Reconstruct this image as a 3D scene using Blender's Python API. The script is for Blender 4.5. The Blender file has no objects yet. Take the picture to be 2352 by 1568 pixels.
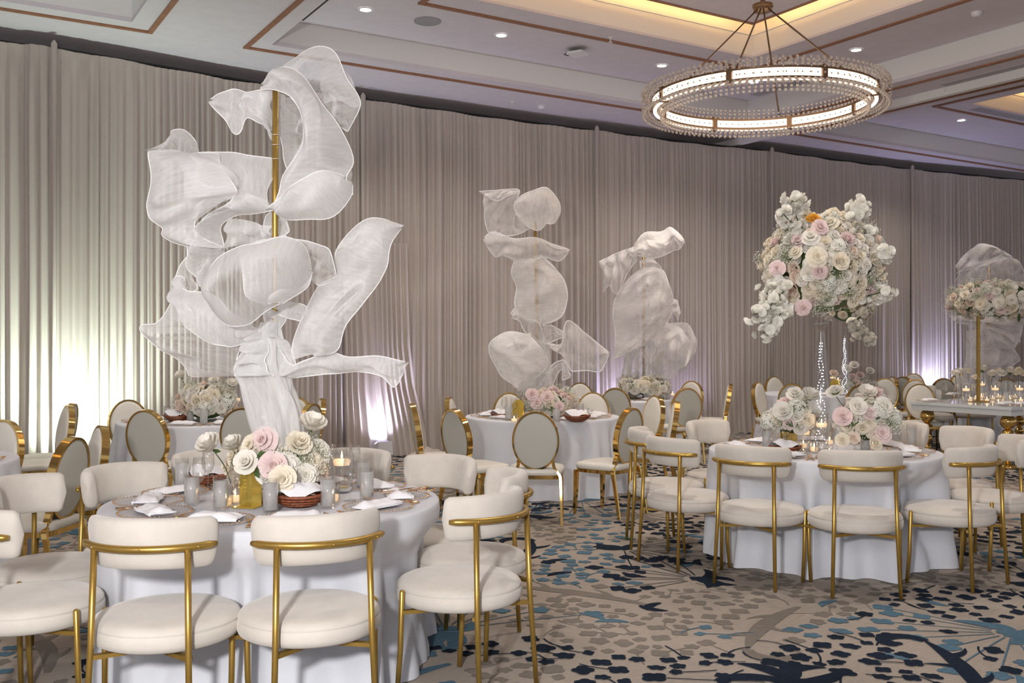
import bpy, math, random
from math import sin, cos, pi, sqrt, atan2, radians as R
from mathutils import Vector as V, Matrix, noise
random.seed(7)
SC = bpy.context.scene
COL = SC.collection
# ---------------------------------------------------------------- camera, world, large lights, exposure
FPX, EYE, HOR = 2250.0, 1.55, 784.0
cam = bpy.data.objects.new('camera', bpy.data.cameras.new('camera'))
COL.objects.link(cam)
cam.location = (0, 0, EYE); cam.rotation_euler = (R(90), 0, 0)
cam.data.sensor_width = 36; cam.data.lens = 36 * FPX / 2352
cam.data.clip_end = 80; cam.data.clip_start = .05
SC.camera = cam
wd = bpy.data.worlds.new('world'); SC.world = wd; wd.use_nodes = True
wd.node_tree.nodes['Background'].inputs[0].default_value = (.86, .84, .90, 1)
wd.node_tree.nodes['Background'].inputs[1].default_value = .34
SC.view_settings.view_transform = 'Standard'; SC.view_settings.look = 'None'
SC.view_settings.exposure = 0.62; SC.view_settings.gamma = 1; SC.view_settings.use_curve_mapping = False
SC.cycles.max_bounces = 6; SC.cycles.transparent_max_bounces = 20; SC.cycles.transmission_bounces = 4
SC.cycles.diffuse_bounces = 3; SC.cycles.glossy_bounces = 3; SC.cycles.sample_clamp_indirect = 4
SC.cycles.caustics_reflective = False; SC.cycles.caustics_refractive = False
def light(kind, name, loc, target, power, col, **k):
    L = bpy.data.lights.new(name, kind); L.energy = power; L.color = col
    for a, b in k.items(): setattr(L, a, b)
    o = bpy.data.objects.new(name, L); COL.objects.link(o); o.location = loc
    o.rotation_euler = (V(target) - V(loc)).to_track_quat('-Z', 'Y').to_euler()
    return o
light('AREA', 'ballroom_bounce_light', (-2.0, -3.5, 4.7), (.5, 7, 1.0), 230, (1, .97, .95), shape='RECTANGLE', size=5, size_y=3)
light('SPOT', 'camera_flash_light', (-.75, -.3, 2.0), (.5, 8, 1.6), 430, (1, .98, .97), spot_size=R(100), spot_blend=.5, shadow_soft_size=.12)

# room axes: U runs along the draped wall, W across the room
A_ = R(58.4)
def W(u, v, z): return V((u * sin(A_) - v * cos(A_), u * cos(A_) + v * sin(A_), z))
def P(px, py, d): return V(((px - 1176) / FPX * d, d, EYE - (py - HOR) / FPX * d))

# ---------------------------------------------------------------- materials
def mat(name, col, rough=.6, metal=0., bump=0., bscale=40., var=0., vscale=6., emit=None, es=1., spec=.5, sheen=0., coat=0., bstretch=(1,1,1), trans=0.):
    m = bpy.data.materials.new(name); m.use_nodes = True
    nt = m.node_tree; n = nt.nodes; b = n['Principled BSDF']; l = nt.links
    b.inputs['Base Color'].default_value = (*col, 1); b.inputs['Roughness'].default_value = rough
    b.inputs['Metallic'].default_value = metal; b.inputs['Specular IOR Level'].default_value = spec
    b.inputs['Sheen Weight'].default_value = sheen; b.inputs['Coat Weight'].default_value = coat
    tc = n.new('ShaderNodeTexCoord'); mp = n.new('ShaderNodeMapping'); l.new(tc.outputs['Object'], mp.inputs[0])
    mp.inputs['Scale'].default_value = bstretch
    if bump:
        t = n.new('ShaderNodeTexNoise'); t.inputs['Scale'].default_value = bscale; t.inputs['Detail'].default_value = 3
        l.new(mp.outputs[0], t.inputs['Vector'])
        bp = n.new('ShaderNodeBump'); bp.inputs['Strength'].default_value = bump; bp.inputs['Distance'].default_value = .01
        l.new(t.outputs[0], bp.inputs['Height']); l.new(bp.outputs[0], b.inputs['Normal'])
    if var:
        t = n.new('ShaderNodeTexNoise'); t.inputs['Scale'].default_value = vscale; t.inputs['Detail'].default_value = 4
        l.new(mp.outputs[0], t.inputs['Vector'])
        cr = n.new('ShaderNodeValToRGB'); cr.color_ramp.elements[0].position = .3; cr.color_ramp.elements[1].position = .7
        cr.color_ramp.elements[0].color = (*[c * (1 - var) for c in col], 1)
        cr.color_ramp.elements[1].color = (*[min(1, c * (1 + var)) for c in col], 1)
        l.new(t.outputs[0], cr.inputs[0]); l.new(cr.outputs[0], b.inputs['Base Color'])
    if emit:
        b.inputs['Emission Color'].default_value = (*emit, 1); b.inputs['Emission Strength'].default_value = es
    if trans:
        # thin cloth or petal: part of the light passes through diffusely
        tr = n.new('ShaderNodeBsdfTranslucent'); mx = n.new('ShaderNodeMixShader'); mx.inputs[0].default_value = trans
        tr.inputs[0].default_value = (*col, 1)
        l.new(b.outputs[0], mx.inputs[1]); l.new(tr.outputs[0], mx.inputs[2]); l.new(mx.outputs[0], n['Material Output'].inputs[0])
    return m
def glassy(name, tint=(1, 1, 1), base=.08, edge=.55, rough=.02, body=None, bodyf=0.):
    """thin glass: see-through with a mirror coat that grows towards the rim"""
    m = bpy.data.materials.new(name); m.use_nodes = True; nt = m.node_tree; n = nt.nodes; l = nt.links
    n.remove(n['Principled BSDF']); out = n['Material Output']
    t = n.new('ShaderNodeBsdfTransparent'); t.inputs[0].default_value = (*tint, 1)
    g = n.new('ShaderNodeBsdfGlossy'); g.inputs['Roughness'].default_value = rough
    lw = n.new('ShaderNodeLayerWeight'); lw.inputs[0].default_value = .35
    mr = n.new('ShaderNodeMapRange'); mr.inputs[3].default_value = base; mr.inputs[4].default_value = edge
    l.new(lw.outputs['Facing'], mr.inputs[0])
    mx = n.new('ShaderNodeMixShader'); l.new(mr.outputs[0], mx.inputs[0]); l.new(t.outputs[0], mx.inputs[1]); l.new(g.outputs[0], mx.inputs[2])
    last = mx
    if body:
        d = n.new('ShaderNodeBsdfDiffuse'); d.inputs[0].default_value = (*body, 1)
        tl = n.new('ShaderNodeBsdfTranslucent'); tl.inputs[0].default_value = (*body, 1)
        dm = n.new('ShaderNodeMixShader'); dm.inputs[0].default_value = .5; l.new(d.outputs[0], dm.inputs[1]); l.new(tl.outputs[0], dm.inputs[2])
        m2 = n.new('ShaderNodeMixShader'); m2.inputs[0].default_value = bodyf
        l.new(mx.outputs[0], m2.inputs[1]); l.new(dm.outputs[0], m2.inputs[2]); last = m2
    l.new(last.outputs[0], out.inputs[0])
    return m
def sheer(name, col, lo, hi, stripe=60.):
    """open weave: opacity rises where the cloth is seen edge-on and along its crinkles"""
    m = bpy.data.materials.new(name); m.use_nodes = True; nt = m.node_tree; n = nt.nodes; l = nt.links
    n.remove(n['Principled BSDF']); out = n['Material Output']
    t = n.new('ShaderNodeBsdfTransparent')
    d = n.new('ShaderNodeBsdfDiffuse'); d.inputs[0].default_value = (*col, 1)
    tl = n.new('ShaderNodeBsdfTranslucent'); tl.inputs[0].default_value = (*col, 1)
    dm = n.new('ShaderNodeMixShader'); dm.inputs[0].default_value = .30; l.new(d.outputs[0], dm.inputs[1]); l.new(tl.outputs[0], dm.inputs[2])
    lw = n.new('ShaderNodeLayerWeight'); lw.inputs[0].default_value = .5
    mr = n.new('ShaderNodeMapRange'); mr.inputs[1].default_value = .0; mr.inputs[2].default_value = .85; mr.inputs[3].default_value = lo; mr.inputs[4].default_value = hi
    l.new(lw.outputs['Facing'], mr.inputs[0])
    uv = n.new('ShaderNodeTexCoord'); mp = n.new('ShaderNodeMapping'); mp.inputs['Scale'].default_value = (stripe, 4, 1)
    l.new(uv.outputs['UV'], mp.inputs[0])
    ns = n.new('ShaderNodeTexNoise'); ns.inputs['Scale'].default_value = 1.0; ns.inputs['Detail'].default_value = 4; ns.inputs['Distortion'].default_value = .6
    l.new(mp.outputs[0], ns.inputs['Vector'])
    m2 = n.new('ShaderNodeMapRange'); m2.inputs[1].default_value = .3; m2.inputs[2].default_value = .7; m2.inputs[3].default_value = -.09; m2.inputs[4].default_value = .09
    l.new(ns.outputs[0], m2.inputs[0])
    ad = n.new('ShaderNodeMath'); ad.operation = 'ADD'; ad.use_clamp = True; l.new(mr.outputs[0], ad.inputs[0]); l.new(m2.outputs[0], ad.inputs[1])
    bp = n.new('ShaderNodeBump'); bp.inputs['Strength'].default_value = .18; bp.inputs['Distance'].default_value = .004
    l.new(ns.outputs[0], bp.inputs['Height']); l.new(bp.outputs[0], d.inputs['Normal'])
    mx = n.new('ShaderNodeMixShader'); l.new(ad.outputs[0], mx.inputs[0]); l.new(t.outputs[0], mx.inputs[1]); l.new(dm.outputs[0], mx.inputs[2])
    l.new(mx.outputs[0], out.inputs[0])
    return m
M = dict(
    ceil=mat('ceiling_paint', (.66, .62, .66), .85, bump=.05, bscale=90, var=.03),
    fascia=mat('coffer_face_paint', (.78, .77, .76), .8, bump=.03, bscale=90),
    wood=mat('brown_timber_trim', (.30, .14, .075), .5, var=.18, vscale=14, bstretch=(1, 1, 6)),
    drape=mat('sheer_drape_cloth', (.55, .49, .445), .85, bump=.25, bscale=300, var=.06, vscale=3, bstretch=(1, 1, .15), trans=.12),
    velvet=mat('offwhite_velvet', (.635, .585, .525), .8, bump=.12, bscale=220, var=.06, vscale=9, sheen=.35),
    gold=mat('satin_gold_paint', (.47, .30, .075), .34, metal=.75, var=.08, vscale=20),
    mirror=mat('polished_gold_steel', (.83, .56, .19), .09, metal=1.),
    bronze=mat('dark_bronze', (.22, .14, .085), .35, metal=.8),
    leather=mat('ivory_leatherette', (.74, .71, .64), .38, bump=.04, bscale=120, spec=.5),
    panelback=mat('ivory_back_panel', (.56, .55, .49), .5, bump=.03, bscale=120),
    linen=mat('white_linen', (.77, .785, .84), .8, bump=.12, bscale=260, trans=.08),
    napkin=mat('white_napkin_cloth', (.90, .89, .92), .85, bump=.15, bscale=300),
    glass=glassy('clear_glass', base=.06, edge=.46),
    charger=glassy('clear_charger_glass', tint=(.98, .97, .97), base=.05, edge=.2, body=(.92, .90, .90), bodyf=.22),
    water=glassy('iced_water_glass', tint=(.98, .985, .99), base=.06, edge=.16, rough=.2, body=(.97, .97, .97), bodyf=.62),
    crystal=glassy('crystal_bead', tint=(.97, .95, .93), base=.25, edge=.6, rough=.1, body=(.95, .88, .82), bodyf=.45),
    flat_gold=mat('gold_cutlery_metal', (.86, .56, .30), .16, metal=1.),
    goldacr=mat('gold_mirror_acrylic', (.82, .60, .13), .1, metal=.85),
    etch=mat('etched_gold_lettering', (.55, .38, .06), .5, metal=.4),
    wax=mat('cream_candle_wax', (.95, .85, .70), .5, emit=(1, .62, .3), es=.55),
    flame=mat('candle_flame', (1, .7, .3), .5, emit=(1, .62, .25), es=30),
    wicker=mat('brown_wicker', (.26, .075, .03), .55, bump=.3, bscale=120, var=.3, vscale=60),
    butter=mat('butter', (.85, .68, .25), .5),
    stem=mat('dark_green_stem', (.06, .08, .035), .6),
    leaf=mat('green_leaf', (.075, .13, .035), .5, var=.3, trans=.15),
    rose_white=mat('white_rose_petal', (.94, .90, .82), .7, var=.05, vscale=14, trans=.2),
    rose_cream=mat('cream_rose_petal', (.94, .86, .71), .7, var=.06, vscale=14, trans=.2),
    rose_pink=mat('pink_rose_petal', (.90, .72, .70), .7, var=.10, vscale=10, trans=.2),
    rose_peach=mat('peach_rose_petal', (.92, .77, .65), .7, var=.08, vscale=10, trans=.2),
    rose_orange=mat('orange_rose_petal', (.90, .48, .06), .7, var=.1, vscale=10, trans=.2),
    blossom=mat('ivory_blossom_petal', (.95, .93, .86), .7, var=.04, vscale=20, trans=.25),
    hydrangea=mat('pale_green_hydrangea', (.88, .89, .82), .7, var=.06, vscale=30, trans=.2),
    breath=mat('babys_breath_floret', (.80, .80, .70), .8),
    breath_stem=mat('babys_breath_stem', (.30, .34, .20), .8),
    sheer=sheer('white_sheer_gauze', (.985, .98, .98), .52, 1.0),
    sheer_far=sheer('white_sheer_gauze_fine', (.97, .95, .94), .26, .92, stripe=30),
    sheer_thin=sheer('white_sheer_gauze_thin', (.985, .975, .97), .20, .95),
    hem=mat('stiff_hem_cord', (.93, .91, .91), .8),
    wire=mat('pale_binding_wire', (.75, .68, .55), .4, metal=.5),
    black=mat('black_slot', (.01, .01, .01), .6),
    grey=mat('speaker_grille_grey', (.33, .33, .34), .7, bump=.3, bscale=400),
    white_pl=mat('white_plastic', (.75, .75, .76), .4),
    ltgrey=mat('pale_grey_housing', (.62, .62, .66), .4),
    darkscreen=mat('uplight_lens', (.02, .03, .05), .2, emit=(.55, .6, 1), es=2.5),
    led=mat('display_strip', (.1, .3, .3), .3, emit=(.3, .9, .8), es=.8),
    lamp=mat('downlight_lens', (1, 1, 1), .4, emit=(1, .93, .86), es=14),
    cove=mat('cove_strip', (1, .7, .3), .4, emit=(1, .60, .20), es=17),
    diffuser=mat('chandelier_diffuser', (1, .9, .8), .4, emit=(1, .80, .62), es=1.35),
    gloss=mat('white_gloss_lacquer', (.74, .78, .80), .12, coat=.6),
    fairy=mat('fairy_light', (1, 1, 1), .3, emit=(.75, .8, 1), es=6),
    carpet_taupe=None)
def carpet_mat(name, col, var=.22):
    m = mat(name, col, .95, spec=.1); nt = m.node_tree; n = nt.nodes; l = nt.links
    tc = n.new('ShaderNodeTexCoord')
    mp = n.new('ShaderNodeMapping'); mp.inputs['Rotation'].default_value = (0, 0, R(-31)); l.new(tc.outputs['Object'], mp.inputs[0])
    mp2 = n.new('ShaderNodeMapping'); mp2.inputs['Scale'].default_value = (14, 160, 1); l.new(mp.outputs[0], mp2.inputs[0])
    t = n.new('ShaderNodeTexNoise'); t.inputs['Scale'].default_value = 1; t.inputs['Detail'].default_value = 3; l.new(mp2.outputs[0], t.inputs['Vector'])
    t2 = n.new('ShaderNodeTexNoise'); t2.inputs['Scale'].default_value = 1.1; t2.inputs['Detail'].default_value = 3; l.new(tc.outputs['Object'], t2.inputs['Vector'])
    a = n.new('ShaderNodeMath'); a.operation = 'ADD'; l.new(t.outputs[0], a.inputs[0]); l.new(t2.outputs[0], a.inputs[1])
    cr = n.new('ShaderNodeValToRGB'); cr.color_ramp.elements[0].position = .36; cr.color_ramp.elements[1].position = .64
    cr.color_ramp.elements[0].color = (*[c * (1 - var) for c in col], 1); cr.color_ramp.elements[1].color = (*[c * (1 + var) for c in col], 1)
    h = n.new('ShaderNodeMath'); h.operation = 'MULTIPLY'; h.inputs[1].default_value = .5; l.new(a.outputs[0], h.inputs[0])
    l.new(h.outputs[0], cr.inputs[0]); l.new(cr.outputs[0], n['Principled BSDF'].inputs['Base Color'])
    return m
CM = {'base': carpet_mat('carpet_beige_ground', (.375, .325, .28), .2), 'taupe': carpet_mat('carpet_taupe_motif', (.21, .185, .16)),
      'blue': carpet_mat('carpet_blue_motif', (.09, .165, .225), .3), 'navy': carpet_mat('carpet_navy_motif', (.012, .020, .036), .5)}

# ---------------------------------------------------------------- mesh builder
class MB:
    def __init__(s): s.v = []; s.f = []; s.uv = None
    def add(s, vs, fs):
        o = len(s.v); s.v += [tuple(p) for p in vs]; s.f += [tuple(i + o for i in f) for f in fs]; return s
    def box(s, c, d, rot=0, tilt=None):
        vs = [V((x * d[0] / 2, y * d[1] / 2, z * d[2] / 2)) for x in (-1, 1) for y in (-1, 1) for z in (-1, 1)]
        m = Matrix.Rotation(rot, 3, 'Z')
        if tilt: m = m @ Matrix.Rotation(tilt, 3, 'X')
        return s.add([m @ p + V(c) for p in vs], [(0, 1, 3, 2), (4, 6, 7, 5), (0, 4, 5, 1), (2, 3, 7, 6), (0, 2, 6, 4), (1, 5, 7, 3)])
    def tube(s, pts, r, n=8, cap=True, closed=False):
        pts = [V(p) for p in pts]; k = len(pts); rs = r if isinstance(r, (list, tuple)) else [r] * k
        up = None; rings = []
        for i, p in enumerate(pts):
            a = pts[(i - 1) % k] if (i or closed) else p; b = pts[(i + 1) % k] if (i < k - 1 or closed) else p
            t = (b - a).normalized()
            if up is None:
                up = t.orthogonal().normalized()
            up = (up - t * up.dot(t))
            up = up.normalized() if up.length > 1e-6 else t.orthogonal().normalized()
            w = t.cross(up)
            rings.append([p + (up * cos(2 * pi * j / n) + w * sin(2 * pi * j / n)) * rs[i] for j in range(n)])
        vs = [q for g in rings for q in g]; fs = []
        for i in range(k if closed else k - 1):
            for j in range(n):
                a, b = i * n, ((i + 1) % k) * n
                fs.append((a + j, a + (j + 1) % n, b + (j + 1) % n, b + j))
        if cap and not closed:
            fs.append(tuple(range(n))[::-1]); fs.append(tuple((k - 1) * n + j for j in range(n)))
        return s.add(vs, fs)
    def lathe(s, prof, n=24, c=(0, 0, 0), mod=None):
        vs = []; fs = []; c = V(c); k = len(prof)
        for i, (r, z) in enumerate(prof):
            for j in range(n):
                a = 2 * pi * j / n; rr = r if not mod else mod(a, i, r, z)
                vs.append(c + V((rr * cos(a), rr * sin(a), z)))
        for i in range(k - 1):
            for j in range(n):
                fs.append((i * n + j, i * n + (j + 1) % n, (i + 1) * n + (j + 1) % n, (i + 1) * n + j))
        return s.add(vs, fs)
    def ball(s, c, r, n=6, m=4, sc=(1, 1, 1)):
        c = V(c); vs = [c + V((0, 0, -r * sc[2]))]; fs = []
        for i in range(1, m):
            t = -pi / 2 + pi * i / m
            vs += [c + V((r * cos(t) * cos(2 * pi * j / n) * sc[0], r * cos(t) * sin(2 * pi * j / n) * sc[1], r * sin(t) * sc[2])) for j in range(n)]
        vs.append(c + V((0, 0, r * sc[2])))
        for j in range(n):
            fs.append((0, 1 + (j + 1) % n, 1 + j)); e = 1 + (m - 2) * n; fs.append((len(vs) - 1, e + j, e + (j + 1) % n))
            for i in range(m - 2): a = 1 + i * n; fs.append((a + j, a + (j + 1) % n, a + n + (j + 1) % n, a + n + j))
        return s.add(vs, fs)
    def octa(s, c, r):
        c = V(c)
        return s.add([c + V(p) * r for p in ((1, 0, 0), (-1, 0, 0), (0, 1, 0), (0, -1, 0), (0, 0, 1), (0, 0, -1))],
                     [(0, 2, 4), (2, 1, 4), (1, 3, 4), (3, 0, 4), (2, 0, 5), (1, 2, 5), (3, 1, 5), (0, 3, 5)])
    def grid(s, g):
        n, m = len(g), len(g[0]); vs = [p for r_ in g for p in r_]
        return s.add(vs, [(i * m + j, i * m + j + 1, (i + 1) * m + j + 1, (i + 1) * m + j) for i in range(n - 1) for j in range(m - 1)])
    def mesh(s, name, m, smooth=True):
        me = bpy.data.meshes.new(name); me.from_pydata(s.v, [], s.f); me.materials.append(m)
        if s.uv:
            ul = me.uv_layers.new(name='UVMap'); idx = [0] * len(me.loops); me.loops.foreach_get('vertex_index', idx)
            fl = []
            for i in idx: fl += s.uv[i]
            ul.data.foreach_set('uv', fl)
        if smooth: me.polygons.foreach_set('use_smooth', [True] * len(me.polygons))
        me.update(); return me
    def build(s, name, m, parent=None, smooth=True, loc=None):
        me = s.mesh(name, m, smooth)
        return link(name, me, parent, loc)
def link(name, me, parent=None, loc=None, rot=None, sc=None):
    o = bpy.data.objects.new(name, me); COL.objects.link(o)
    if parent: o.parent = parent
    if loc is not None: o.location = loc
    if rot is not None: o.rotation_euler = rot
    if sc is not None: o.scale = (sc, sc, sc) if isinstance(sc, (int, float)) else sc
    return o
def auto(o, ang=35):
    """smooth shading broken at sharp edges"""
    o.data.set_sharp_from_angle(angle=R(ang)); return o
def tag(o, label=None, cat=None, group=None, kind=None):
    if label: o['label'] = label
    if cat: o['category'] = cat
    if group: o['group'] = group
    if kind: o['kind'] = kind
    return o
def empty(name, loc=(0, 0, 0), rz=0, label=None, cat=None, group=None):
    o = bpy.data.objects.new(name, None); COL.objects.link(o); o.location = loc; o.rotation_euler = (0, 0, rz)
    o.empty_display_size = .1
    return tag(o, label, cat, group)
KIDS = {}
def copy_tree(o, parent=None):
    c = o.copy(); COL.objects.link(c); c.parent = parent
    for ch in list(o.children): copy_tree(ch, c)
    return c
def place(proto, loc, rz, label, group=None, sc=None):
    """first call moves the prototype itself, later calls copy it with its parts"""
    if proto.get('_used'): o = copy_tree(proto)
    else: o = proto; o['_used'] = 1
    o.location = loc; o.rotation_euler = (0, 0, rz)
    if sc: o.scale = (sc,) * 3
    o['label'] = label
    if group: o['group'] = group
    return o
def crom(pts, n):
    """n points along a Catmull-Rom curve through pts"""
    pts = [V(p) for p in pts]; k = len(pts) - 1; out = []
    for i in range(n):
        t = i / (n - 1) * k; a = min(int(t), k - 1); f = t - a
        p0, p1, p2, p3 = pts[max(a - 1, 0)], pts[a], pts[a + 1], pts[min(a + 2, k)]
        out.append(.5 * ((2 * p1) + (p2 - p0) * f + (2 * p0 - 5 * p1 + 4 * p2 - p3) * f * f + (3 * p1 - p0 - 3 * p2 + p3) * f ** 3))
    return out
def sstep(a, b, x):
    t = max(0, min(1, (x - a) / (b - a))); return t * t * (3 - 2 * t)

# ---------------------------------------------------------------- floor and carpet
fl = MB().add([W(-10, -7, 0), W(26, -7, 0), W(26, 15, 0), W(-10, 15, 0)], [(0, 1, 2, 3)]).build('floor', CM['base'], smooth=False)
tag(fl, kind='structure')
rc = random.Random(3)
CB = {'taupe': MB(), 'blue': MB(), 'navy': MB()}
ZL = {'taupe': .0012, 'blue': .0026, 'navy': .0040}; ZC = [0]
def zstep(c): ZC[0] = (ZC[0] + 1) % 50; return ZL[c] + ZC[0] * 2.4e-5
def seen(x, y): return 2.6 < y < 17 and abs(x) < y * .56 + .6 and (x * -cos(A_) + y * sin(A_)) < 13
def poly(col, pts):
    if not seen(*pts[0]): return
    b = CB[col]; z = zstep(col)
    cx = sum(p[0] for p in pts) / len(pts); cy = sum(p[1] for p in pts) / len(pts); n = len(pts)
    b.add([(cx, cy, z)] + [(x, y, z) for x, y in pts], [(0, 1 + i, 1 + (i + 1) % n) for i in range(n)])
def blossom2d(col, x, y, r, lobes=None):
    if not seen(x, y): return
    lobes = lobes or rc.choice((4, 4, 5)); ph = rc.uniform(0, 6.28); e = rc.uniform(.7, 1); ea = rc.uniform(0, 3.14)
    pts = []
    for i in range(26):
        a = 2 * pi * i / 26; q = r * (1 + .36 * abs(cos(lobes * (a + ph) / 2)) ** .8 - .26) * (1 - (1 - e) * cos(a - ea) ** 2)
        pts.append((x + q * cos(a), y + q * sin(a)))
    poly(col, pts)
def stroke(col, pts, w0, w1=None, wmid=None):
    n = len(pts); L = []; Rr = []
    for i, p in enumerate(pts):
        a = pts[max(i - 1, 0)]; b = pts[min(i + 1, n - 1)]; dx, dy = b[0] - a[0], b[1] - a[1]; q = math.hypot(dx, dy) or 1
        t = i / (n - 1); w = w0 + ((w1 if w1 is not None else w0) - w0) * t
        if wmid: w = w + (wmid - w) * sin(pi * t)
        L.append((p[0] - dy / q * w / 2, p[1] + dx / q * w / 2)); Rr.append((p[0] + dy / q * w / 2, p[1] - dx / q * w / 2))
    if not seen(*pts[0]): return
    b = CB[col]; z = zstep(col)
    b.add([(x, y, z) for x, y in L] + [(x, y, z) for x, y in Rr], [(i, i + 1, n + i + 1, n + i) for i in range(n - 1)])
def arc2(x, y, a, length, bend, n=9):
    pts = [(x, y)]
    for i in range(n):
        a += bend / n; x += cos(a) * length / n; y += sin(a) * length / n; pts.append((x, y))
    return pts
OCC = {}
def occ(x, y, r):
    for i in range(int((x - r) / .12) - 1, int((x + r) / .12) + 2):
        for j in range(int((y - r) / .12) - 1, int((y + r) / .12) + 2):
            for (a, b, c) in OCC.get((i, j), ()):
                if (a - x) ** 2 + (b - y) ** 2 < (r + c) ** 2: return True
    return False
def mark(x, y, r): OCC.setdefault((int(x / .12), int(y / .12)), []).append((x, y, r))
def burst(x, y, a0, col, s=1.0, col2=None):
    """palmette with a fan of thin stalks that carry lobed blossoms"""
    for k in range(6):
        a = a0 + pi + (k - 2.5) * .52; stroke(col, arc2(x, y, a, s * rc.uniform(.25, .42), rc.choice((-1, 1)) * rc.uniform(.9, 2.2)), .05 * s, .008, .10 * s)
    blossom2d(col, x, y, .085 * s, 5)
    for k in range(60): mark(x + rc.gauss(0, .14) * s, y + rc.gauss(0, .12) * s, .03)
    n = 9
    for k in range(n):
        a = a0 + (k - (n - 1) / 2) * .27 + rc.uniform(-.05, .05); L = s * rc.uniform(.45, .85)
        e = arc2(x + .1 * cos(a), y + .1 * sin(a), a, L, rc.uniform(-.15, .15), 4); stroke(col, e, .009)
        for p in e[1:]: mark(*p, .02)
        c = col2 if col2 and rc.random() < .5 else col
        blossom2d(c, *e[-1], .062); mark(*e[-1], .062)
        q = arc2(*e[2], a + rc.choice((-.6, .6)), .13 * s, .3, 2); 
        if k % 2: blossom2d(c, *q[-1], .05); mark(*q[-1], .05)
    for k in range(4):
        a = a0 + rc.uniform(-1.6, 1.6); d = s * rc.uniform(.7, 1.1)
        stroke(col, arc2(x + cos(a) * d, y + sin(a) * d, rc.uniform(0, 6), .2, 1.2), .02, .005, .06)
def tail(x, y, a, col, s=1.0):
    """long scrolled leaf"""
    p = arc2(x, y, a, 1.0 * s, .5, 14); stroke(col, p, .03, .015, .11 * s)
    e = p[-1]; stroke(col, arc2(*e, a + .5, .45 * s, 3.4, 12), .06, .01, .09)
    for k in (4, 7, 10): stroke(col, arc2(*p[k], a + (1 if k % 2 else -1), .22 * s, 1.0), .07, .005)
    for q in p: mark(*q, .1)
    for k in range(7):
        t = rc.randrange(3, 13); sd = rc.choice((-1, 1)); q = (p[t][0] - sin(a) * sd * .22, p[t][1] + cos(a) * sd * .22)
        if not occ(*q, .05): blossom2d(col, *q, .055); mark(*q, .06)
gx = []
for i in range(-6, 14):
    for j in range(0, 15):
        x = i * 1.15 + (j % 2) * .58 + rc.uniform(-.3, .3); y = 2.4 + j * 1.02 + rc.uniform(-.3, .3)
        if seen(x, y): gx.append((x, y))
for k, (x, y) in enumerate(gx):
    c = ('navy', 'blue', 'taupe', 'navy', 'taupe')[k % 5] if rc.random() < .8 else 'navy'
    if rc.random() < .6: burst(x, y, rc.uniform(0, 2 * pi), c, rc.uniform(.75, 1.05), 'blue' if rc.random() < .3 else None)
    else: tail(x, y, rc.uniform(0, 2 * pi), c, rc.uniform(.7, 1.0))
for _ in range(60000):
    y = 2.6 + 14.4 * rc.random() ** .8; x = rc.uniform(-1, 1) * (y * .56 + .6); r = rc.uniform(.034, .062)
    if not seen(x, y) or occ(x, y, r + .002): continue
    mark(x, y, r)
    q = noise.noise(V((x * .55, y * .55, 3))); q2 = noise.noise(V((x * .9 + 9, y * .9, 1)))
    c = 'navy' if q > .10 else ('blue' if q2 > .1 else 'taupe')
    blossom2d(c, x, y, r)
    if rc.random() < .3: stroke(c, arc2(x, y, rc.uniform(0, 6.28), .2, rc.uniform(-1.5, 1.5), 4), .010)
for c, nm in (('taupe', 'taupe carpet blossoms'), ('blue', 'slate blue carpet blossoms'), ('navy', 'navy carpet blossoms')):
    o = CB[c].build('carpet_pattern', CM[c], fl, smooth=False); o['kind'] = 'stuff'; o['label'] = nm + ' printed on the beige ground'

# ---------------------------------------------------------------- ceiling
Z0, Z1, Z2, Z3 = 5.0, 5.32, 5.66, 5.98
def uvbox(b, u0, u1, v0, v1, z0, z1):
    return b.add([W(u, v, z) for u in (u0, u1) for v in (v0, v1) for z in (z0, z1)],
                 [(0, 1, 3, 2), (4, 6, 7, 5), (0, 4, 5, 1), (2, 3, 7, 6), (0, 2, 6, 4), (1, 5, 7, 3)])
COF = [(-7.0, 2.05), (3.59, 11.2), (12.72, 20.33)]; CV0, CV1 = 3.15, 11.17
b = MB()
uvbox(b, -10, 26, CV1, 15, Z0, Z0 + .05); uvbox(b, -10, 26, -7, CV0, Z0, Z0 + .05)
for a, c in ((-10, -7.0), (2.05, 3.59), (11.2, 12.72), (20.33, 26)): uvbox(b, a, c, CV0, CV1, Z0, Z0 + .05)
ce = b.build('ceiling', M['ceil'], smooth=False); tag(ce, kind='structure')
def frame4(b, u0, u1, v0, v1, w, z0, z1):
    uvbox(b, u0, u1, v0, v0 + w, z0, z1); uvbox(b, u0, u1, v1 - w, v1, z0, z1)
    uvbox(b, u0, u0 + w, v0 + w, v1 - w, z0, z1); uvbox(b, u1 - w, u1, v0 + w, v1 - w, z0, z1)
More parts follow.
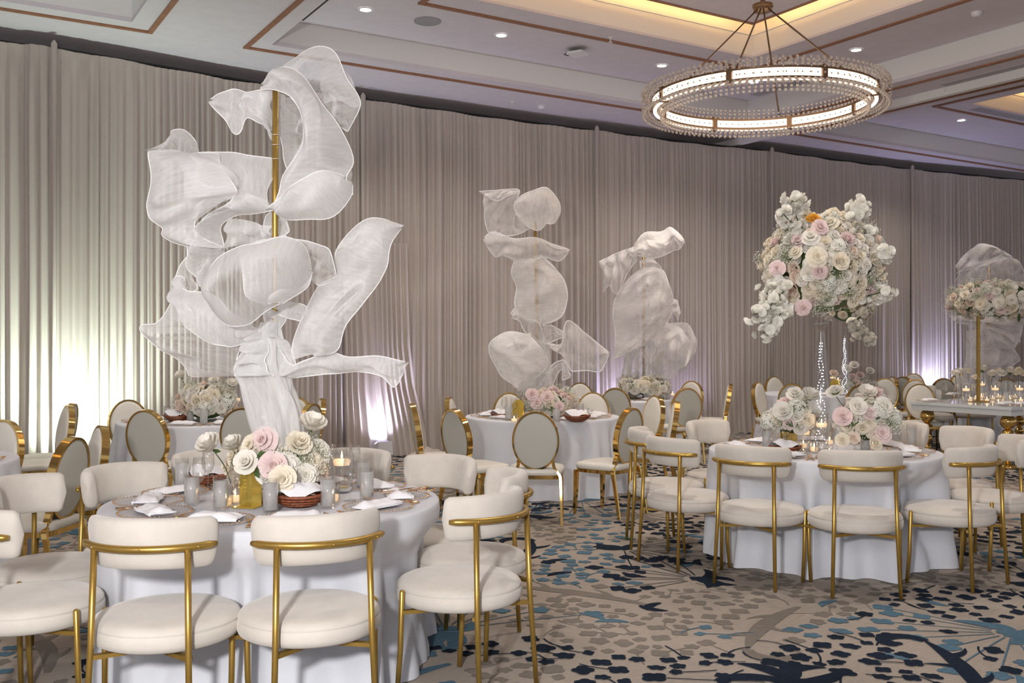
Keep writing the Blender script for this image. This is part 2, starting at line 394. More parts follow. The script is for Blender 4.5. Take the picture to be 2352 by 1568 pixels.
for k, (a, c) in enumerate(COF):
    i0, i1, j0, j1 = a + 1.65, c - 1.65, CV0 + 1.75, CV1 - 1.75
    f = MB(); frame4(f, a - .04, c + .04, CV0 - .04, CV1 + .04, .04, Z0 + .05, Z1)
    frame4(f, i0 - .04, i1 + .04, j0 - .04, j1 + .04, .04, Z1 + .03, Z3)
    frame4(f, i0 - .012, i1 + .012, j0 - .012, j1 + .012, .03, Z2 - .05, Z2 - .02)
    tag(f.build('trim_%d' % (10 + k), M['fascia'], smooth=False), 'pale upright face of the stepped ceiling coffer', kind='structure')
    p = MB(); uvbox(p, a - .04, c + .04, CV0 - .04, j0, Z1, Z1 + .03); uvbox(p, a - .04, c + .04, j1, CV1 + .04, Z1, Z1 + .03)
    uvbox(p, a - .04, i0, j0, j1, Z1, Z1 + .03); uvbox(p, i1, c + .04, j0, j1, Z1, Z1 + .03)
    uvbox(p, i0 - .04, i1 + .04, j0 - .04, j1 + .04, Z3, Z3 + .03)
    s_ = .30; uvbox(p, i0 + s_, i1 - s_, j0 + s_, j1 - s_, Z2 - .02, Z2 + .02)
    o = p.build('ceiling_panel', M['ceil'], ce, smooth=False)
    t = MB(); frame4(t, i0 + s_ - .015, i1 - s_ + .015, j0 + s_ - .015, j1 - s_ + .015, .05, Z2 - .03, Z2 + .0)
    for (x0, x1, y0, y1, z) in ((a - .26, c + .26, CV0 - .26, CV1 + .26, Z0), (i0 - .42, i1 + .42, j0 - .42, j1 + .42, Z1)):
        frame4(t, x0, x1, y0, y1, .055, z - .02, z + .004)
    tag(t.build('trim_%d' % (20 + k), M['wood'], smooth=False), 'brown timber line framing the ceiling coffer', kind='structure')
    q = MB(); frame4(q, i0 + s_ + .06, i1 - s_ - .06, j0 + s_ + .06, j1 - s_ - .06, .03, Z2 + .02, Z2 + .05)
    tag(q.build('trim_%d' % (30 + k), M['cove'], smooth=False), 'warm hidden cove light strip', kind='structure')
# partition track that crosses the ceiling beyond the chandelier
tr = uvbox(MB(), 11.97, 12.07, -2, 14.5, Z0 - .11, Z0 + .01).build('trim_40', M['fascia'], smooth=False)
tag(tr, 'white partition track running across the ceiling', kind='structure')
# wall behind the drapes
wl = uvbox(MB(), -10, 26, 13.6, 13.7, 0, Z0).build('wall_back', M['ceil'], smooth=False); tag(wl, kind='structure')

# downlights: trim ring and glowing lens, each with its own spot
def downlight(u, v, z, label):
    c = W(u, v, z); e = empty('downlight', c, label=label, cat='ceiling light', group='recessed downlights in the ceiling')
    MB().lathe([(.085, -.004), (.083, -.012), (.066, -.012), (.060, -.001)], 20).build('trim_ring', M['white_pl'], e)
    MB().lathe([(.064, -.003), (.045, -.006), (.0, -.008)], 20).build('lens', M['lamp'], e)
    light('SPOT', 'downlight_beam', c + V((0, 0, -.03)), c + V((0, 0, -3)), 120, (1, .90, .80), spot_size=R(125), spot_blend=.9, shadow_soft_size=.08)
for u, v, z, l_ in ((4.41, 10.34, Z1, 'round recessed downlight nearest the black double slot vent'), (6.2, 10.33, Z1, 'round recessed downlight right of the round ceiling speaker'),
                   (8.75, 10.32, Z1, 'round recessed downlight just left above the ring chandelier'), (10.45, 10.28, Z1, 'round recessed downlight seen through the ring chandelier'),
                   (10.42, 8.45, Z1, 'round recessed downlight between two timber lines, right of chandelier rods'), (15.26, 10.2, Z1, 'round recessed downlight right of chandelier beside the far slatted vent'),
                   (10.45, 4.2, Z1, 'round recessed downlight above the right part of the room'), (4.3, 6.5, Z1, 'round recessed downlight above the left table'), (4.3, 4.2, Z1, 'round recessed downlight in near coffer corner'),
                   (1.0, 9.0, Z1, 'round recessed downlight in the left coffer'), (7.4, 4.0, Z1, 'round recessed downlight in the near coffer edge')):
    downlight(u, v, z, l_)
def disc(name, u, v, z, r, h, m, label, cat):
    c = W(u, v, z); o = MB().lathe([(r, .0), (r, -h * .7), (r * .93, -h), (0, -h)], 28).build(name, m, loc=c)
    return tag(auto(o), label, cat)
c_ = P(982, 48, 3.77 * FPX / (HOR - 48)); uvc = lambda p: (p.x * sin(A_) + p.y * cos(A_), -p.x * cos(A_) + p.y * sin(A_))
disc('ceiling_speaker', *uvc(c_), Z1, .16, .015, M['grey'], 'round grey ceiling speaker left of the second downlight', 'speaker')
def slot_vent(px, py, h, du, dv, n, label, dark=True):
    c = P(px, py, h * FPX / (HOR - py)); e = empty('ceiling_vent', c, label=label, cat='vent', group='linear slot vents in the ceiling')
    along = du > dv; L = max(du, dv)
    fr = MB(); sl = []
    for k in range(n):
        o_ = (k - (n - 1) / 2) * .05
        b = MB(); cu, cv = (0, o_) if along else (o_, 0)
        hx, hy = (L / 2, .014) if along else (.014, L / 2)
        b.add([W(cu + sx * hx, cv + sy * hy, z) for sx in (-1, 1) for sy in (-1, 1) for z in (-.006, .0)],
              [(0, 1, 3, 2), (4, 6, 7, 5), (0, 4, 5, 1), (2, 3, 7, 6), (0, 2, 6, 4), (1, 5, 7, 3)])
        b.build('slot', M['black'] if dark else M['grey'], e, smooth=False)
    hx, hy = (L / 2 + .03, n * .028) if along else (n * .028, L / 2 + .03)
    fr.add([W(sx * hx, sy * hy, z) for sx in (-1, 1) for sy in (-1, 1) for z in (-.003, .003)], [(0, 1, 3, 2), (4, 6, 7, 5), (0, 4, 5, 1), (2, 3, 7, 6), (0, 2, 6, 4), (1, 5, 7, 3)])
    fr.build('frame', M['ceil'], e, smooth=False)
slot_vent(735, 8, 3.77, .1, 1.3, 2, 'black double slot vent at the top left of the ceiling')
slot_vent(1795, 200, 3.77, .1, 1.1, 4, 'grey slatted vent seen through the ring chandelier', False)
slot_vent(2295, 164, 3.45, .1, 1.6, 3, 'grey slatted vent beside the white partition track', False)
slot_vent(2300, 262, 3.77, 1.5, .1, 4, 'grey slatted vent in the far right coffer', False)
# small ceiling fittings
p = P(1327, 117, 3.77 * FPX / (HOR - 110)); e = empty('wireless_access_point', p, R(-31), 'white square wireless box with black cables on the ceiling', 'wireless box')
auto(MB().box((0, 0, -.035), (.21, .21, .03)).build('housing', M['white_pl'], e)); MB().box((-.03, .03, -.008), (.22, .16, .012)).build('mounting_plate', M['black'], e, smooth=False)
MB().tube([(-.1, .02, -.01), (-.16, .03, -.03), (-.2, .0, -.015), (-.13, -.03, -.01)], .005, 6).build('cable', M['black'], e)
for px, py, h, l_ in ((1402, 86, 3.77, 'small white sprinkler head right of the wireless box'), (1176, 234, 3.45, 'small white sprinkler head low on the ceiling above the drapes'), (1645/3.485+1700, 200, 3.45, 'small white sprinkler head hanging under the partition track')):
    p = P(px, py, (h - .0) * FPX / (HOR - py)); e = empty('sprinkler_head', p, 0, l_, 'sprinkler', 'ceiling sprinklers')
    MB().lathe([(.035, 0), (.03, -.01), (.01, -.012), (.01, -.05), (0, -.05)], 12).build('body', M['white_pl'], e); MB().lathe([(0, -.055), (.028, -.058), (.028, -.062), (0, -.062)], 12).build('deflector', M['white_pl'], e)
for px, py, h, l_ in ((2243, 28, 3.77, 'round white smoke detector at the top right of the ceiling'), (1243, 243, 3.45, 'small white detector on the ceiling just above the drapes')):
    p = P(px, py, h * FPX / (HOR - py)); e = empty('smoke_detector', p, 0, l_, 'detector')
    MB().lathe([(.06, 0), (.06, -.02), (.045, -.045), (0, -.05)], 20).build('housing', M['white_pl'], e)

# ---------------------------------------------------------------- drapes on a curved pipe
DP = [(-9.5, 7.2), (-7.6, 8.95), (-5.63, 10.7), (-5.14, 10.97), (-3.43, 12.3), (-2.04, 13.28), (-.48, 14.22), (1.25, 15.25), (2.9, 16.15), (4.47, 16.95), (6.1, 17.85), (7.6, 18.7), (9.0, 19.3), (10.4, 19.96), (12.5, 20.75), (15, 21.6)]
dense = crom([(x, y, 0) for x, y in DP], 1600)
cum = [0]
for i in range(1, len(dense)): cum.append(cum[-1] + (dense[i] - dense[i - 1]).length)
def dpt(s):
    import bisect
    i = min(max(bisect.bisect(cum, s) - 1, 0), len(cum) - 2); f = (s - cum[i]) / (cum[i + 1] - cum[i])
    a, b = dense[i], dense[i + 1]; t = (b - a).normalized(); return a.lerp(b, f), V((t.y, -t.x, 0))
def sof(x):
    return min(range(len(dense)), key=lambda i: abs(dense[i].x - x))
joints = [cum[sof(x)] for x in (-9.4, -5.14, -2.04, 1.3, 4.47, 7.6, 10.6, 14.5)]
HD = 4.84
rd = random.Random(11)
names_ = ['first drape panel beyond the left edge, lit pale green', 'pale greenish drape panel left of the large fabric sculpture', 'taupe drape panel behind the ring of the tall fabric sculpture, left of centre',
          'taupe drape panel behind the two far fabric sculptures', 'taupe drape panel behind the tall white flower ball', 'dim lilac drape panel at the far right', 'last drape panel towards the right edge']
for k in range(len(joints) - 1):
    s0, s1 = joints[k], joints[k + 1]; n = int((s1 - s0) / .0125)
    # irregular gathered folds
    ph = []; x = 0
    fold = []; a = rd.uniform(0, 6)
    wl_ = rd.uniform(.05, .13); amp = rd.uniform(.5, 1.2)
    for i in range(n + 1):
        a += 2 * pi * .0125 / wl_
        if a > 2 * pi: a -= 2 * pi; wl_ = rd.choice((rd.uniform(.04, .075), rd.uniform(.05, .1), rd.uniform(.08, .2))); amp = rd.uniform(.35, 1.25)
        fold.append(sin(a) * amp + .35 * sin(a * 2 + 1))
    zs = [.0, .02, .3, .9, 1.6, 2.4, 3.2, 3.9, 4.45, 4.7, 4.74, 4.79, HD]
    g = []
    for z in zs:
        row = []
        for i in range(n + 1):
            s = s0 + (s1 - s0) * i / n; p, nn = dpt(s)
            w = .029 * (1 + .35 * noise.noise(V((s * 1.3, z * .5, k)))) * (1 - .45 * sstep(3.8, 4.75, z)) * (1 + .35 * sstep(1.0, 0, z))
            if z > 4.72: w *= .5
            off = fold[i] * w + .035 * noise.noise(V((s * .9, z * .35, 5 + k))) + .04 * sstep(.5, 0, z) * (1 + noise.noise(V((s * 3, 0, 2))))
            zz = z + (.008 * sin(s * 7) if z > 4.7 else 0) + (-.02 * sin(pi * (s - s0) / (s1 - s0)) if z > 4.7 else 0)
            row.append(p + nn * off + V((0, 0, zz)))
        g.append(row)
    o = MB().grid(g).build('curtain', M['drape']); tag(o, names_[k], 'curtain', 'pipe and drape panels along the wall')
    # upright with a cloth-covered top
    p, nn = dpt(s1)
    e = empty('drape_post', p + nn * .05, 0, ('cloth covered drape post ' + ('left of the large fabric sculpture near the left edge', 'just right of the large sculpture top', 'behind the middle pair of fabric sculptures', 'above the left of the white flower ball', 'right of the white flower ball', 'beside the far right wreath', 'beyond the right edge')[k]), 'post')
    MB().tube([(0, 0, 0), (0, 0, 2.5), (0, 0, HD + .03), (0, 0, HD + .07)], [.02, .02, .035, .012], 8).build('pole', M['drape'], e)
    auto(MB().lathe([(0, .0), (.2, .0), (.2, .008), (0, .01)], 16).build('base_plate', M['bronze'], e))
rodp = [dpt(joints[0] + (joints[-1] - joints[0]) * i / 90) for i in range(91)]
tag(MB().tube([p - nn * .035 + V((0, 0, HD + .004)) for p, nn in rodp], .016, 6).build('curtain_rod', M['black']), 'dark horizontal pipe along the top of the drapes', 'curtain rod')

# uplights on the floor that wash the drapes
def uplight(x, off, col, power, label, rz=0, h=2.6):
    s = cum[sof(x)]; p, nn = dpt(s); c = p + nn * off
    e = empty('uplight', (c.x, c.y, 0), atan2(nn.y, nn.x) - pi / 2 + pi + rz, label, 'uplight', 'floor uplights washing the drapes')
    hd = MB(); hd.add([(-.11, -.09, .05), (.11, -.09, .05), (.11, .09, .02), (-.11, .09, .02), (-.10, -.07, .23), (.10, -.07, .23), (.10, .08, .17), (-.10, .08, .17)],
             [(0, 3, 2, 1), (4, 5, 6, 7), (0, 1, 5, 4), (1, 2, 6, 5), (2, 3, 7, 6), (3, 0, 4, 7)])
    hd.build('housing', M['ltgrey'], e, smooth=False)
    MB().box((0, .045, .203), (.17, .09, .006), 0, -.4).build('lens', M['darkscreen'], e, smooth=False)
    MB().box((-.03, -.094, .085), (.11, .006, .02)).build('display', M['led'], e, smooth=False)
    for sx in (-1, 1): MB().tube([(sx * .125, -.02, .0), (sx * .125, 0, .12)], .008, 6).build('bracket', M['ltgrey'], e)
    tgt = p - nn * .25 + V((0, 0, h * .6))
    light('SPOT', 'uplight_beam', c + V((0, 0, .24)) - nn * .10, c + V((0, 0, 2)) - nn * .75, power, col, spot_size=R(140), spot_blend=1, shadow_soft_size=.16)
uplight(-1.93, .40, (.76, .73, 1), 170, 'pale grey floor uplight glowing violet behind the large fabric sculpture')
uplight(-5.0, .62, (.82, 1, .86), 270, 'floor uplight glowing greenish white behind the left oval chairs')
uplight(1.62, .38, (.66, .62, 1), 60, 'floor uplight glowing violet behind the second far sculpture')
uplight(7.95, .35, (.62, .62, 1), 190, 'floor uplight glowing blue behind the right far chairs')
uplight(2.75, .40, (.62, .55, 1), 18, 'dim floor uplight behind the far middle chairs')
tag(MB().grid([[V((-1.42 + .55 * i / 12 + .05 * noise.noise(V((i, j, 4))), 13.0 + .32 * j / 6 + .2 * i / 12, .012 + (.09 * sin(pi * i / 12) * sin(pi * j / 6)) * (1 + .8 * noise.noise(V((i * .8, j * .9, 0)))))) for i in range(13)] for j in range(7)])
    .build('drape_bundle', M['drape']), 'crumpled end of drape cloth lying right of the violet uplight', 'cloth')
# gathered drape that flares out beside the uplight
g = []
for z in (.0, .4, .9, 1.5, 2.2, 2.9):
    row = []
    for i in range(91):
        t = i / 90; s = cum[sof(-2.35)] + .15 + (t * .95 - .1) * (1 + .25 * sstep(1.5, 0, z)); p, nn = dpt(s)
        row.append(p + nn * (.07 + .10 * sstep(2.9, 1.2, z) + .12 * sstep(.9, 0, z) + .03 * sin(t * 70 + 2 * sin(t * 9)) + .01) + V((0, 0, z + .004)))
    g.append(row)
tag(MB().grid(g).build('curtain', M['drape']), 'loose gathered drape flaring at the floor left of the violet uplight', 'curtain')
# ---------------------------------------------------------------- chandelier
cc = P(1752, 206, 10.0); cc.z = 1.55 + 2.44; RR = 1.09
cc.z = 4.0
ch = empty('chandelier', (cc.x, cc.y, cc.z), 0, 'large ring chandelier with lit band and strings of crystal beads', 'chandelier')
def ring(b, r0, r1, z0, z1, a0=0, a1=2 * pi, n=96):
    full = abs(a1 - a0 - 2 * pi) < 1e-6; k = n if full else n + 1; vs = []
    for i in range(k):
        a = a0 + (a1 - a0) * i / n
        vs += [(r * cos(a), r * sin(a), z) for r, z in ((r0, z0), (r1, z0), (r1, z1), (r0, z1))]
    fs = []
    for i in range(n):
        a = i * 4; c = ((i + 1) % k) * 4
        for j in range(4): fs.append((a + j, a + (j + 1) % 4, c + (j + 1) % 4, c + j))
    if not full: fs += [(3, 2, 1, 0), (4 * n, 4 * n + 1, 4 * n + 2, 4 * n + 3)]
    return b.add(vs, fs)
fr = MB(); ring(fr, RR - .035, RR + .035, .038, .056); ring(fr, RR - .035, RR + .035, -.056, -.038)
auto(fr.build('ring_frame', M['bronze'], ch))
for k in range(8):
    a = k * pi / 4 + R(15)
    auto(ring(MB(), RR - .026, RR + .026, -.038, .038, a + .03, a + pi / 4 - .03, 20).build('light_panel', M['diffuser'], ch))
    MB().box((RR * cos(a), RR * sin(a), 0), (.08, .05, .15), a).build('bracket', M['bronze'], ch, smooth=False)
    st = MB()
    for j in range(11):
        t = a + .03 + (pi / 4 - .06) * (j + .5) / 11
        for rr in (RR - .03, RR + .03): st.ball((rr * cos(t), rr * sin(t), 0), .0075, 6, 4)
    o = st.build('stud', M['bronze'], ch); o['kind'] = 'stuff'
MB2 = MB(); ring(MB2, RR - .018, RR + .018, -.068, -.062); MB2.build('lower_light_band', M['diffuser'], ch)
wr = MB(); bd = MB(); NB = 120
for k in range(NB):
    a = 2 * pi * k / NB; ca, sa = cos(a), sin(a)
    for side, sr in ((1, .10), (-1, .035)):
        for up in (1, -1):
            pts = []
            for j in range(6):
                t = j / 5; r = RR + side * (.03 + sr * sin(t * pi * .62)); z = up * (.05 + .092 * t - (.03 * t * t if side > 0 else 0))
                pts.append(V((r * ca, r * sa, z)))
            wr.tube(pts[::1], .0022, 3, cap=False)
            for j in (1, 3, 5) if side < 0 else (1, 2, 4, 5): bd.ball(pts[j], .0145, 6, 4)
    pts = [V(((RR + .045 + .095 * sin(pi * t / 5)) * ca, (RR + .045 + .095 * sin(pi * t / 5)) * sa, .14 - .28 * t / 5)) for t in range(6)]
    if k % 2 == 0:
        wr.tube(pts, .0018, 3, cap=False); bd.ball(pts[2], .009, 5, 4); bd.ball(pts[3], .009, 5, 4)
o = wr.build('bead_wire', M['bronze'], ch); o['kind'] = 'stuff'
o = bd.build('crystal_bead', M['crystal'], ch); o['kind'] = 'stuff'
HZ = 4.95 - cc.z
hub = MB().lathe([(0, -.05), (.03, -.05), (.07, -.04), (.095, -.03), (.095, .0), (.105, .01), (.105, .035), (.03, .045), (.022, .1), (0, .1)], 24).build('hub', M['bronze'], ch, loc=(0, 0, HZ)); auto(hub)
MB().tube([(0, 0, HZ + .08), (0, 0, Z2 - cc.z)], .016, 8).build('stem', M['bronze'], ch)
auto(MB().lathe([(0, -.05), (.07, -.05), (.11, 0), (0, 0)], 24).build('ceiling_canopy', M['bronze'], ch, loc=(0, 0, Z2 - .02 - cc.z)))
for a in [R(q) for q in (217, 243, 260, 297, 66)]:
    rd_ = MB().tube([(.085 * cos(a), .085 * sin(a), HZ - .03), (RR * cos(a), RR * sin(a), .06)], .0085, 6).build('suspension_rod', M['bronze'], ch)
light('POINT', 'chandelier_glow', (cc.x, cc.y, cc.z - .2), (cc.x, cc.y, 0), 32, (1, .80, .62), shadow_soft_size=1.0)

# ---------------------------------------------------------------- chairs (origin on the floor under the seat centre, front towards +Y)
def superr(a, w, h, e=2.6):
    c, s = cos(a), sin(a); return (w * abs(c) ** (2 / e) * (1 if c >= 0 else -1), h * abs(s) ** (2 / e) * (1 if s >= 0 else -1))
def make_velvet():
    t = empty('velvet_chair'); tag(t, None, 'chair')
    pr = [(0, .492), (.12, .494), (.20, .492), (.25, .486), (.272, .476), (.282, .462), (.2835, .455), (.281, .452), (.284, .449), (.287, .435), (.287, .415), (.280, .397), (.262, .386), (.2, .382), (0, .382)]
    MB().lathe(pr, 40).build('seat', M['velvet'], t)
    # padded band wrapped round the back
    g = []; N = 34; am = R(66)
    for i in range(N + 1):
        q = i / N * 2 - 1; a = q * am
        cap = sqrt(max(0.0, 1 - max(0, (abs(q) - .86) / .14) ** 2)); cap = max(cap, .02)
        row = []
        for j in range(20):
            w, h = superr(2 * pi * j / 20, .038 * (.35 + .65 * cap if cap > .03 else .02), .098 * (.30 + .70 * cap if cap > .03 else .02), 3.0)
            r = .252 + w + .012 * (h / .1); row.append((r * sin(a), -r * cos(a), .790 + h + .006 * cos(a * 2)))
        row.append(row[0]); g.append(row)
    MB().grid(g).build('backrest', M['velvet'], t)
    MB().tube([(.306 * sin(a), -.306 * cos(a), .785) for a in [R(-57 + 114 * i / 20) for i in range(21)]], [.010] + [.0145] * 19 + [.010], 10).build('back_rail', M['gold'], t)
    for a in (-38, 0, 38):
        x, y = .3215 * sin(R(a + 4)), -.3215 * cos(R(a + 4)); MB().ball((x, y, .785), .0058, 8, 4).build('screw', M['mirror'], t)
    for s in (-1, 1):
        MB().tube([(s * .178, -.250, .785), (s * .186, -.263, .4), (s * .200, -.288, .004)], [.0125, .0125, .0115], 10).build('leg', M['gold'], t)
        MB().tube([(s * .292, .075, .468), (s * .292, .075, .460), (s * .296, .082, .2), (s * .303, .095, .004)], [.007, .0125, .0125, .0115], 10).build('leg', M['gold'], t)
    for s in (-1, 1):
        b = MB(); p0, p1 = V((s * .186, -.255, .372)), V((-s * .290, .075, .372)); d = p1 - p0
        b.box((p0 + p1) / 2, (d.length, .028, .016), atan2(d.y, d.x)).build('support_bar', M['gold'], t, smooth=False)
    return t
def make_oval():
    t = empty('oval_back_chair'); tag(t, None, 'chair')
    # seat pad: rounded square
    def rs(w, h, z, n=32, e=5): return [(superr(2 * pi * i / n, w, h, e)[0] * (1 - .05 * (superr(2 * pi * i / n, 1, 1, e)[1] < 0)), superr(2 * pi * i / n, w, h, e)[1], z) for i in range(n)]
    L = [rs(.228, .218, .415), rs(.236, .226, .425), rs(.238, .228, .45), rs(.228, .218, .468), rs(.18, .17, .480), rs(.09, .09, .486)]
    b = MB()
    for q in L: b.v += q
    n = 32
    for i in range(len(L) - 1):
        for j in range(n): b.f.append((i * n + j, i * n + (j + 1) % n, (i + 1) * n + (j + 1) % n, (i + 1) * n + j))
    b.f.append(tuple(range((len(L) - 1) * n, len(L) * n)))
    b.build('seat', M['leather'], t)
    b = MB()
    for q in (rs(.232, .222, .385), rs(.232, .222, .417), rs(.21, .20, .417), rs(.21, .20, .385)): b.v += q
    for i in range(4):
        for j in range(n): b.f.append((i * n + j, i * n + (j + 1) % n, ((i + 1) % 4) * n + (j + 1) % n, ((i + 1) % 4) * n + j))
    auto(b.build('seat_frame', M['mirror'], t))
    # oval back, tilted
    def T(x, y, z):  # local oval plane -> chair
        zz = z; yy = y; c, s_ = cos(R(9)), sin(R(9)); return (x, -.225 + yy * c - zz * s_, .715 + zz * c + yy * s_)
    rx, rz = .196, .250
    def ov(y, k, off=0): return [T((rx + off) * k * cos(2 * pi * i / 48), y, (rz + off) * k * sin(2 * pi * i / 48)) for i in range(48)]
    def loft(rings, close=False, cap=True):
        b = MB(); m = 48
        for q in rings: b.v += q
        K = len(rings)
        for i in range(K if close else K - 1):
            for j in range(m): b.f.append((i * m + j, i * m + (j + 1) % m, ((i + 1) % K) * m + (j + 1) % m, ((i + 1) % K) * m + j))
        if cap: b.f.append(tuple(range((K - 1) * m, K * m)))
        return b
    auto(loft([ov(-.026, 1, -.012), ov(-.026, 1, .004), ov(.026, 1, .004), ov(.026, 1, -.012)], True, False).build('back_frame', M['mirror'], t))
    loft([ov(.018, 1, -.012), ov(.030, .97, -.012), ov(.040, .85, -.012), ov(.046, .6, -.012), ov(.048, .25, -.012)]).build('back_cushion', M['leather'], t)
    loft([ov(-.020, 1, -.012), ov(-.023, .93, -.012), ov(-.024, .5, -.012)]).build('back_panel', M['panelback'], t)
    for s in (-1, 1):
        pts = crom([(s * .148, -.198, .545), (s * .150, -.190, .50), (s * .172, -.190, .455), (s * .205, -.200, .41), (s * .212, -.222, .30), (s * .220, -.275, .004)], 14)
        b = MB()
        ws = [.019] * 6 + [.019 - .007 * i / 8 for i in range(8)]
        for p, w in zip(pts, ws): b.v += [(p.x - w * .7, p.y - w, p.z), (p.x + w * .7, p.y - w, p.z), (p.x + w * .7, p.y + w, p.z), (p.x - w * .7, p.y + w, p.z)]
        for i in range(13):
            for j in range(4): b.f.append((i * 4 + j, i * 4 + (j + 1) % 4, i * 4 + 4 + (j + 1) % 4, i * 4 + 4 + j))
        b.f += [(3, 2, 1, 0), (52, 53, 54, 55)]
        auto(b.build('leg', M['mirror'], t))
        b = MB(); 
        for z, w, dx in ((.40, .019, 0), (.2, .016, .004), (.004, .011, .012)):
            b.v += [(s * (.205 + dx) - w, .195 + dx - w, z), (s * (.205 + dx) + w, .195 + dx - w, z), (s * (.205 + dx) + w, .195 + dx + w, z), (s * (.205 + dx) - w, .195 + dx + w, z)]
        for i in range(2):
            for j in range(4): b.f.append((i * 4 + j, i * 4 + (j + 1) % 4, i * 4 + 4 + (j + 1) % 4, i * 4 + 4 + j))
        b.f += [(3, 2, 1, 0), (8, 9, 10, 11)]
        auto(b.build('leg', M['mirror'], t))
    return t
VEL = make_velvet(); OVA = make_oval()
def chair(proto, x, y, face, label, group):
    """face: heading in degrees clockwise from straight ahead (+Y)"""
    return place(proto, (x, y, 0), R(-face), label, group)

TBL = {'L': (-1.18, 4.87), 'R': (2.27, 7.15), 'M': (.32, 10.4), 'B': (-3.1, 9.82), 'F': (-4.13, 6.4), 'K': (1.43, 13.6), 'Q': (4.6, 14.9), 'S': (7.8, 16.1)}
VG, OG = 'velvet chairs around the round tables', 'oval back chairs around the round tables'
vch = {
 'L': [(-1.37, 3.90, 3, 'left of the near pair, backs to us, front left table', 1), (-.82, 3.97, -24, 'right of the near pair, backs to us, front left table', 1),
       (-.24, 4.45, -52, 'gold back posts seen whole, front left table, right', 1), (-.21, 4.98, -100, 'just behind the right front chair, front left table', 1),
       (-.49, 5.50, -148, 'far right of the front left table, inner back showing', 1), (-1.00, 5.82, -172, 'behind the flowers of the front left table, right one', 1),
       (-1.72, 5.78, 150, 'behind the flowers of the front left table, left one', 1), (-1.95, 5.15, 126, 'long inner back facing us at left of front left table', 1),
       (-2.22, 4.72, 105, 'near the left edge, seat just above the corner chair', 1), (-2.02, 4.12, 46, 'cut by the left edge, seat nearest the bottom corner', 1)],
 'R': [(2.16, 6.17, 6, 'front centre of right table, back squarely to us', 1), (1.62, 6.40, 34, 'front left of the right table, back posts left of its seat', 1),
       (2.84, 6.38, -34, 'front right of right table, turned to the left', 1), (1.24, 6.90, 56, 'left side of the right table, second from the far left', 1),
       (1.18, 7.48, 92, 'far left side of the right table with small curved back', 1), (1.72, 8.02, 142, 'back left of the right table, inner back showing', 1),
       (2.45, 8.28, -172, 'hidden behind the flowers of the right table', 1), (3.08, 7.95, -142, 'back right of the right table behind the low flowers', 1),
       (3.36, 7.48, -112, 'right side of the right table, broad stained inner back', 1), (3.36, 6.88, -80, 'right side of the right table, nearest the right edge', 1)]}
for k in ('L', 'R'):
    for x, y, f, w, _ in vch[k]: chair(VEL, x, y, f, 'off-white velvet chair, ' + w, VG)
def ovc(px, top, face, w, zt=.968):
    """oval chair whose back top shows at px, top: the back stands behind the seat"""
    d = (zt - EYE) * FPX / (HOR - top); x = (px - 1176) / FPX * d; f = R(face)
    return chair(OVA, x + .265 * sin(f), d + .265 * cos(f), face, 'gold oval-backed ivory chair, ' + w, OG)
OV = [
 (1230, 943, 4, 'back squarely to us in front of the middle table'), (1040, 938, 52, 'front left of the middle table, turned to the right'), (1030, 911, 98, 'behind the front left chair of the middle table'),
 (946, 925, 78, 'seen edge-on at the far left of the middle table'), (1168, 901, 165, 'behind the flowers of the middle table, left'), (1452, 935, -50, 'front right of the middle table, angled with whole seat in view'),
 (1363, 900, -165, 'behind the middle table, white back facing us'), (1508, 907, -112, 'right side of the middle table, smudged white back'), (1556, 920, -84, 'narrow edge-on back right of the middle table'),
 (1331, 878, 172, 'small back between the middle and far fourth tables'), (1413, 890, 12, 'back to us in front of the far fourth table'), (1579, 890, -8, 'large round back to us right of the far fourth table'),
 (1590, 874, -140, 'half hidden behind the round back right of the far fourth table'), (1679, 880, -78, 'standing alone sideways left of the white flower ball'),
 (1738, 877, 128, 'violet lit back left of the tall vase'), (1776, 864, 155, 'pinkish tall back just right of the violet lit one'), (1820, 880, 12, 'half hidden behind the left roses of the right table'),
 (1977, 883, -4, 'pale back behind the right roses of the right table'), (2033, 868, -160, 'behind the far fifth table right of the candle vases'), (2053, 864, -92, 'thin edge-on back at the right of the fifth table'),
 (2074, 864, 60, 'dim grey back in the far right row, first'), (2098, 857, -160, 'topmost back in the far right row near the blue uplight'), (2104, 871, -150, 'middle back of the overlapping far right row'),
 (2112, 881, -166, 'front back of the overlapping far right row'), (2168, 868, 5, 'back to us behind the white table with a gold tag'), (2200, 858, 160, 'behind the tagged chair at the far right'),
 (2312, 868, 8, 'arched gold rim behind the candle vases at the right edge'),
 (292, 917, 140, 'pinkish back at the left of the rear left table'), (333, 940, 14, 'back squarely to us in front of the rear left table'), (556, 935, -4, 'half hidden by the sculpture trunk'),
 (160, 930, -128, 'greenish back turned left before the bright drape'), (168, 925, -100, 'just a rim showing behind the greenish back'), (170, 1002, -84, 'large back seen from behind beside the far left table'),
 (236, 976, -126, 'glossy front face with thick gold side, left of rear left table'), (14, 963, -158, 'cut by the left edge at the far left table'),
 (684, 911, -160, 'behind the sculpture trunk, leftmost of three right of it'), (718, 925, -70, 'dim back in front of the three right of the sculpture trunk'), (742, 914, -108, 'rightmost of three right of the sculpture trunk')]
for px, top, f, w in OV: ovc(px, top, f, w)
for x, y, f, w in ((5.35, 14.15, 150, 'behind the white table beside the wine glass'), (6.25, 14.55, 150, 'behind the white table below the flower wreath'), (7.15, 15.1, 150, 'behind the white table near the right edge'),
                   (4.70, 12.55, 62, 'pale back at the left end of the white table'), (4.28, 11.7, 40, 'bluish back with gold rail end left of the white table'), (5.70, 10.75, -20, 'seat showing at the right edge in front of the white table')):
    chair(VEL, x, y, f, 'off-white velvet chair, ' + w, 'velvet chairs around the white table')

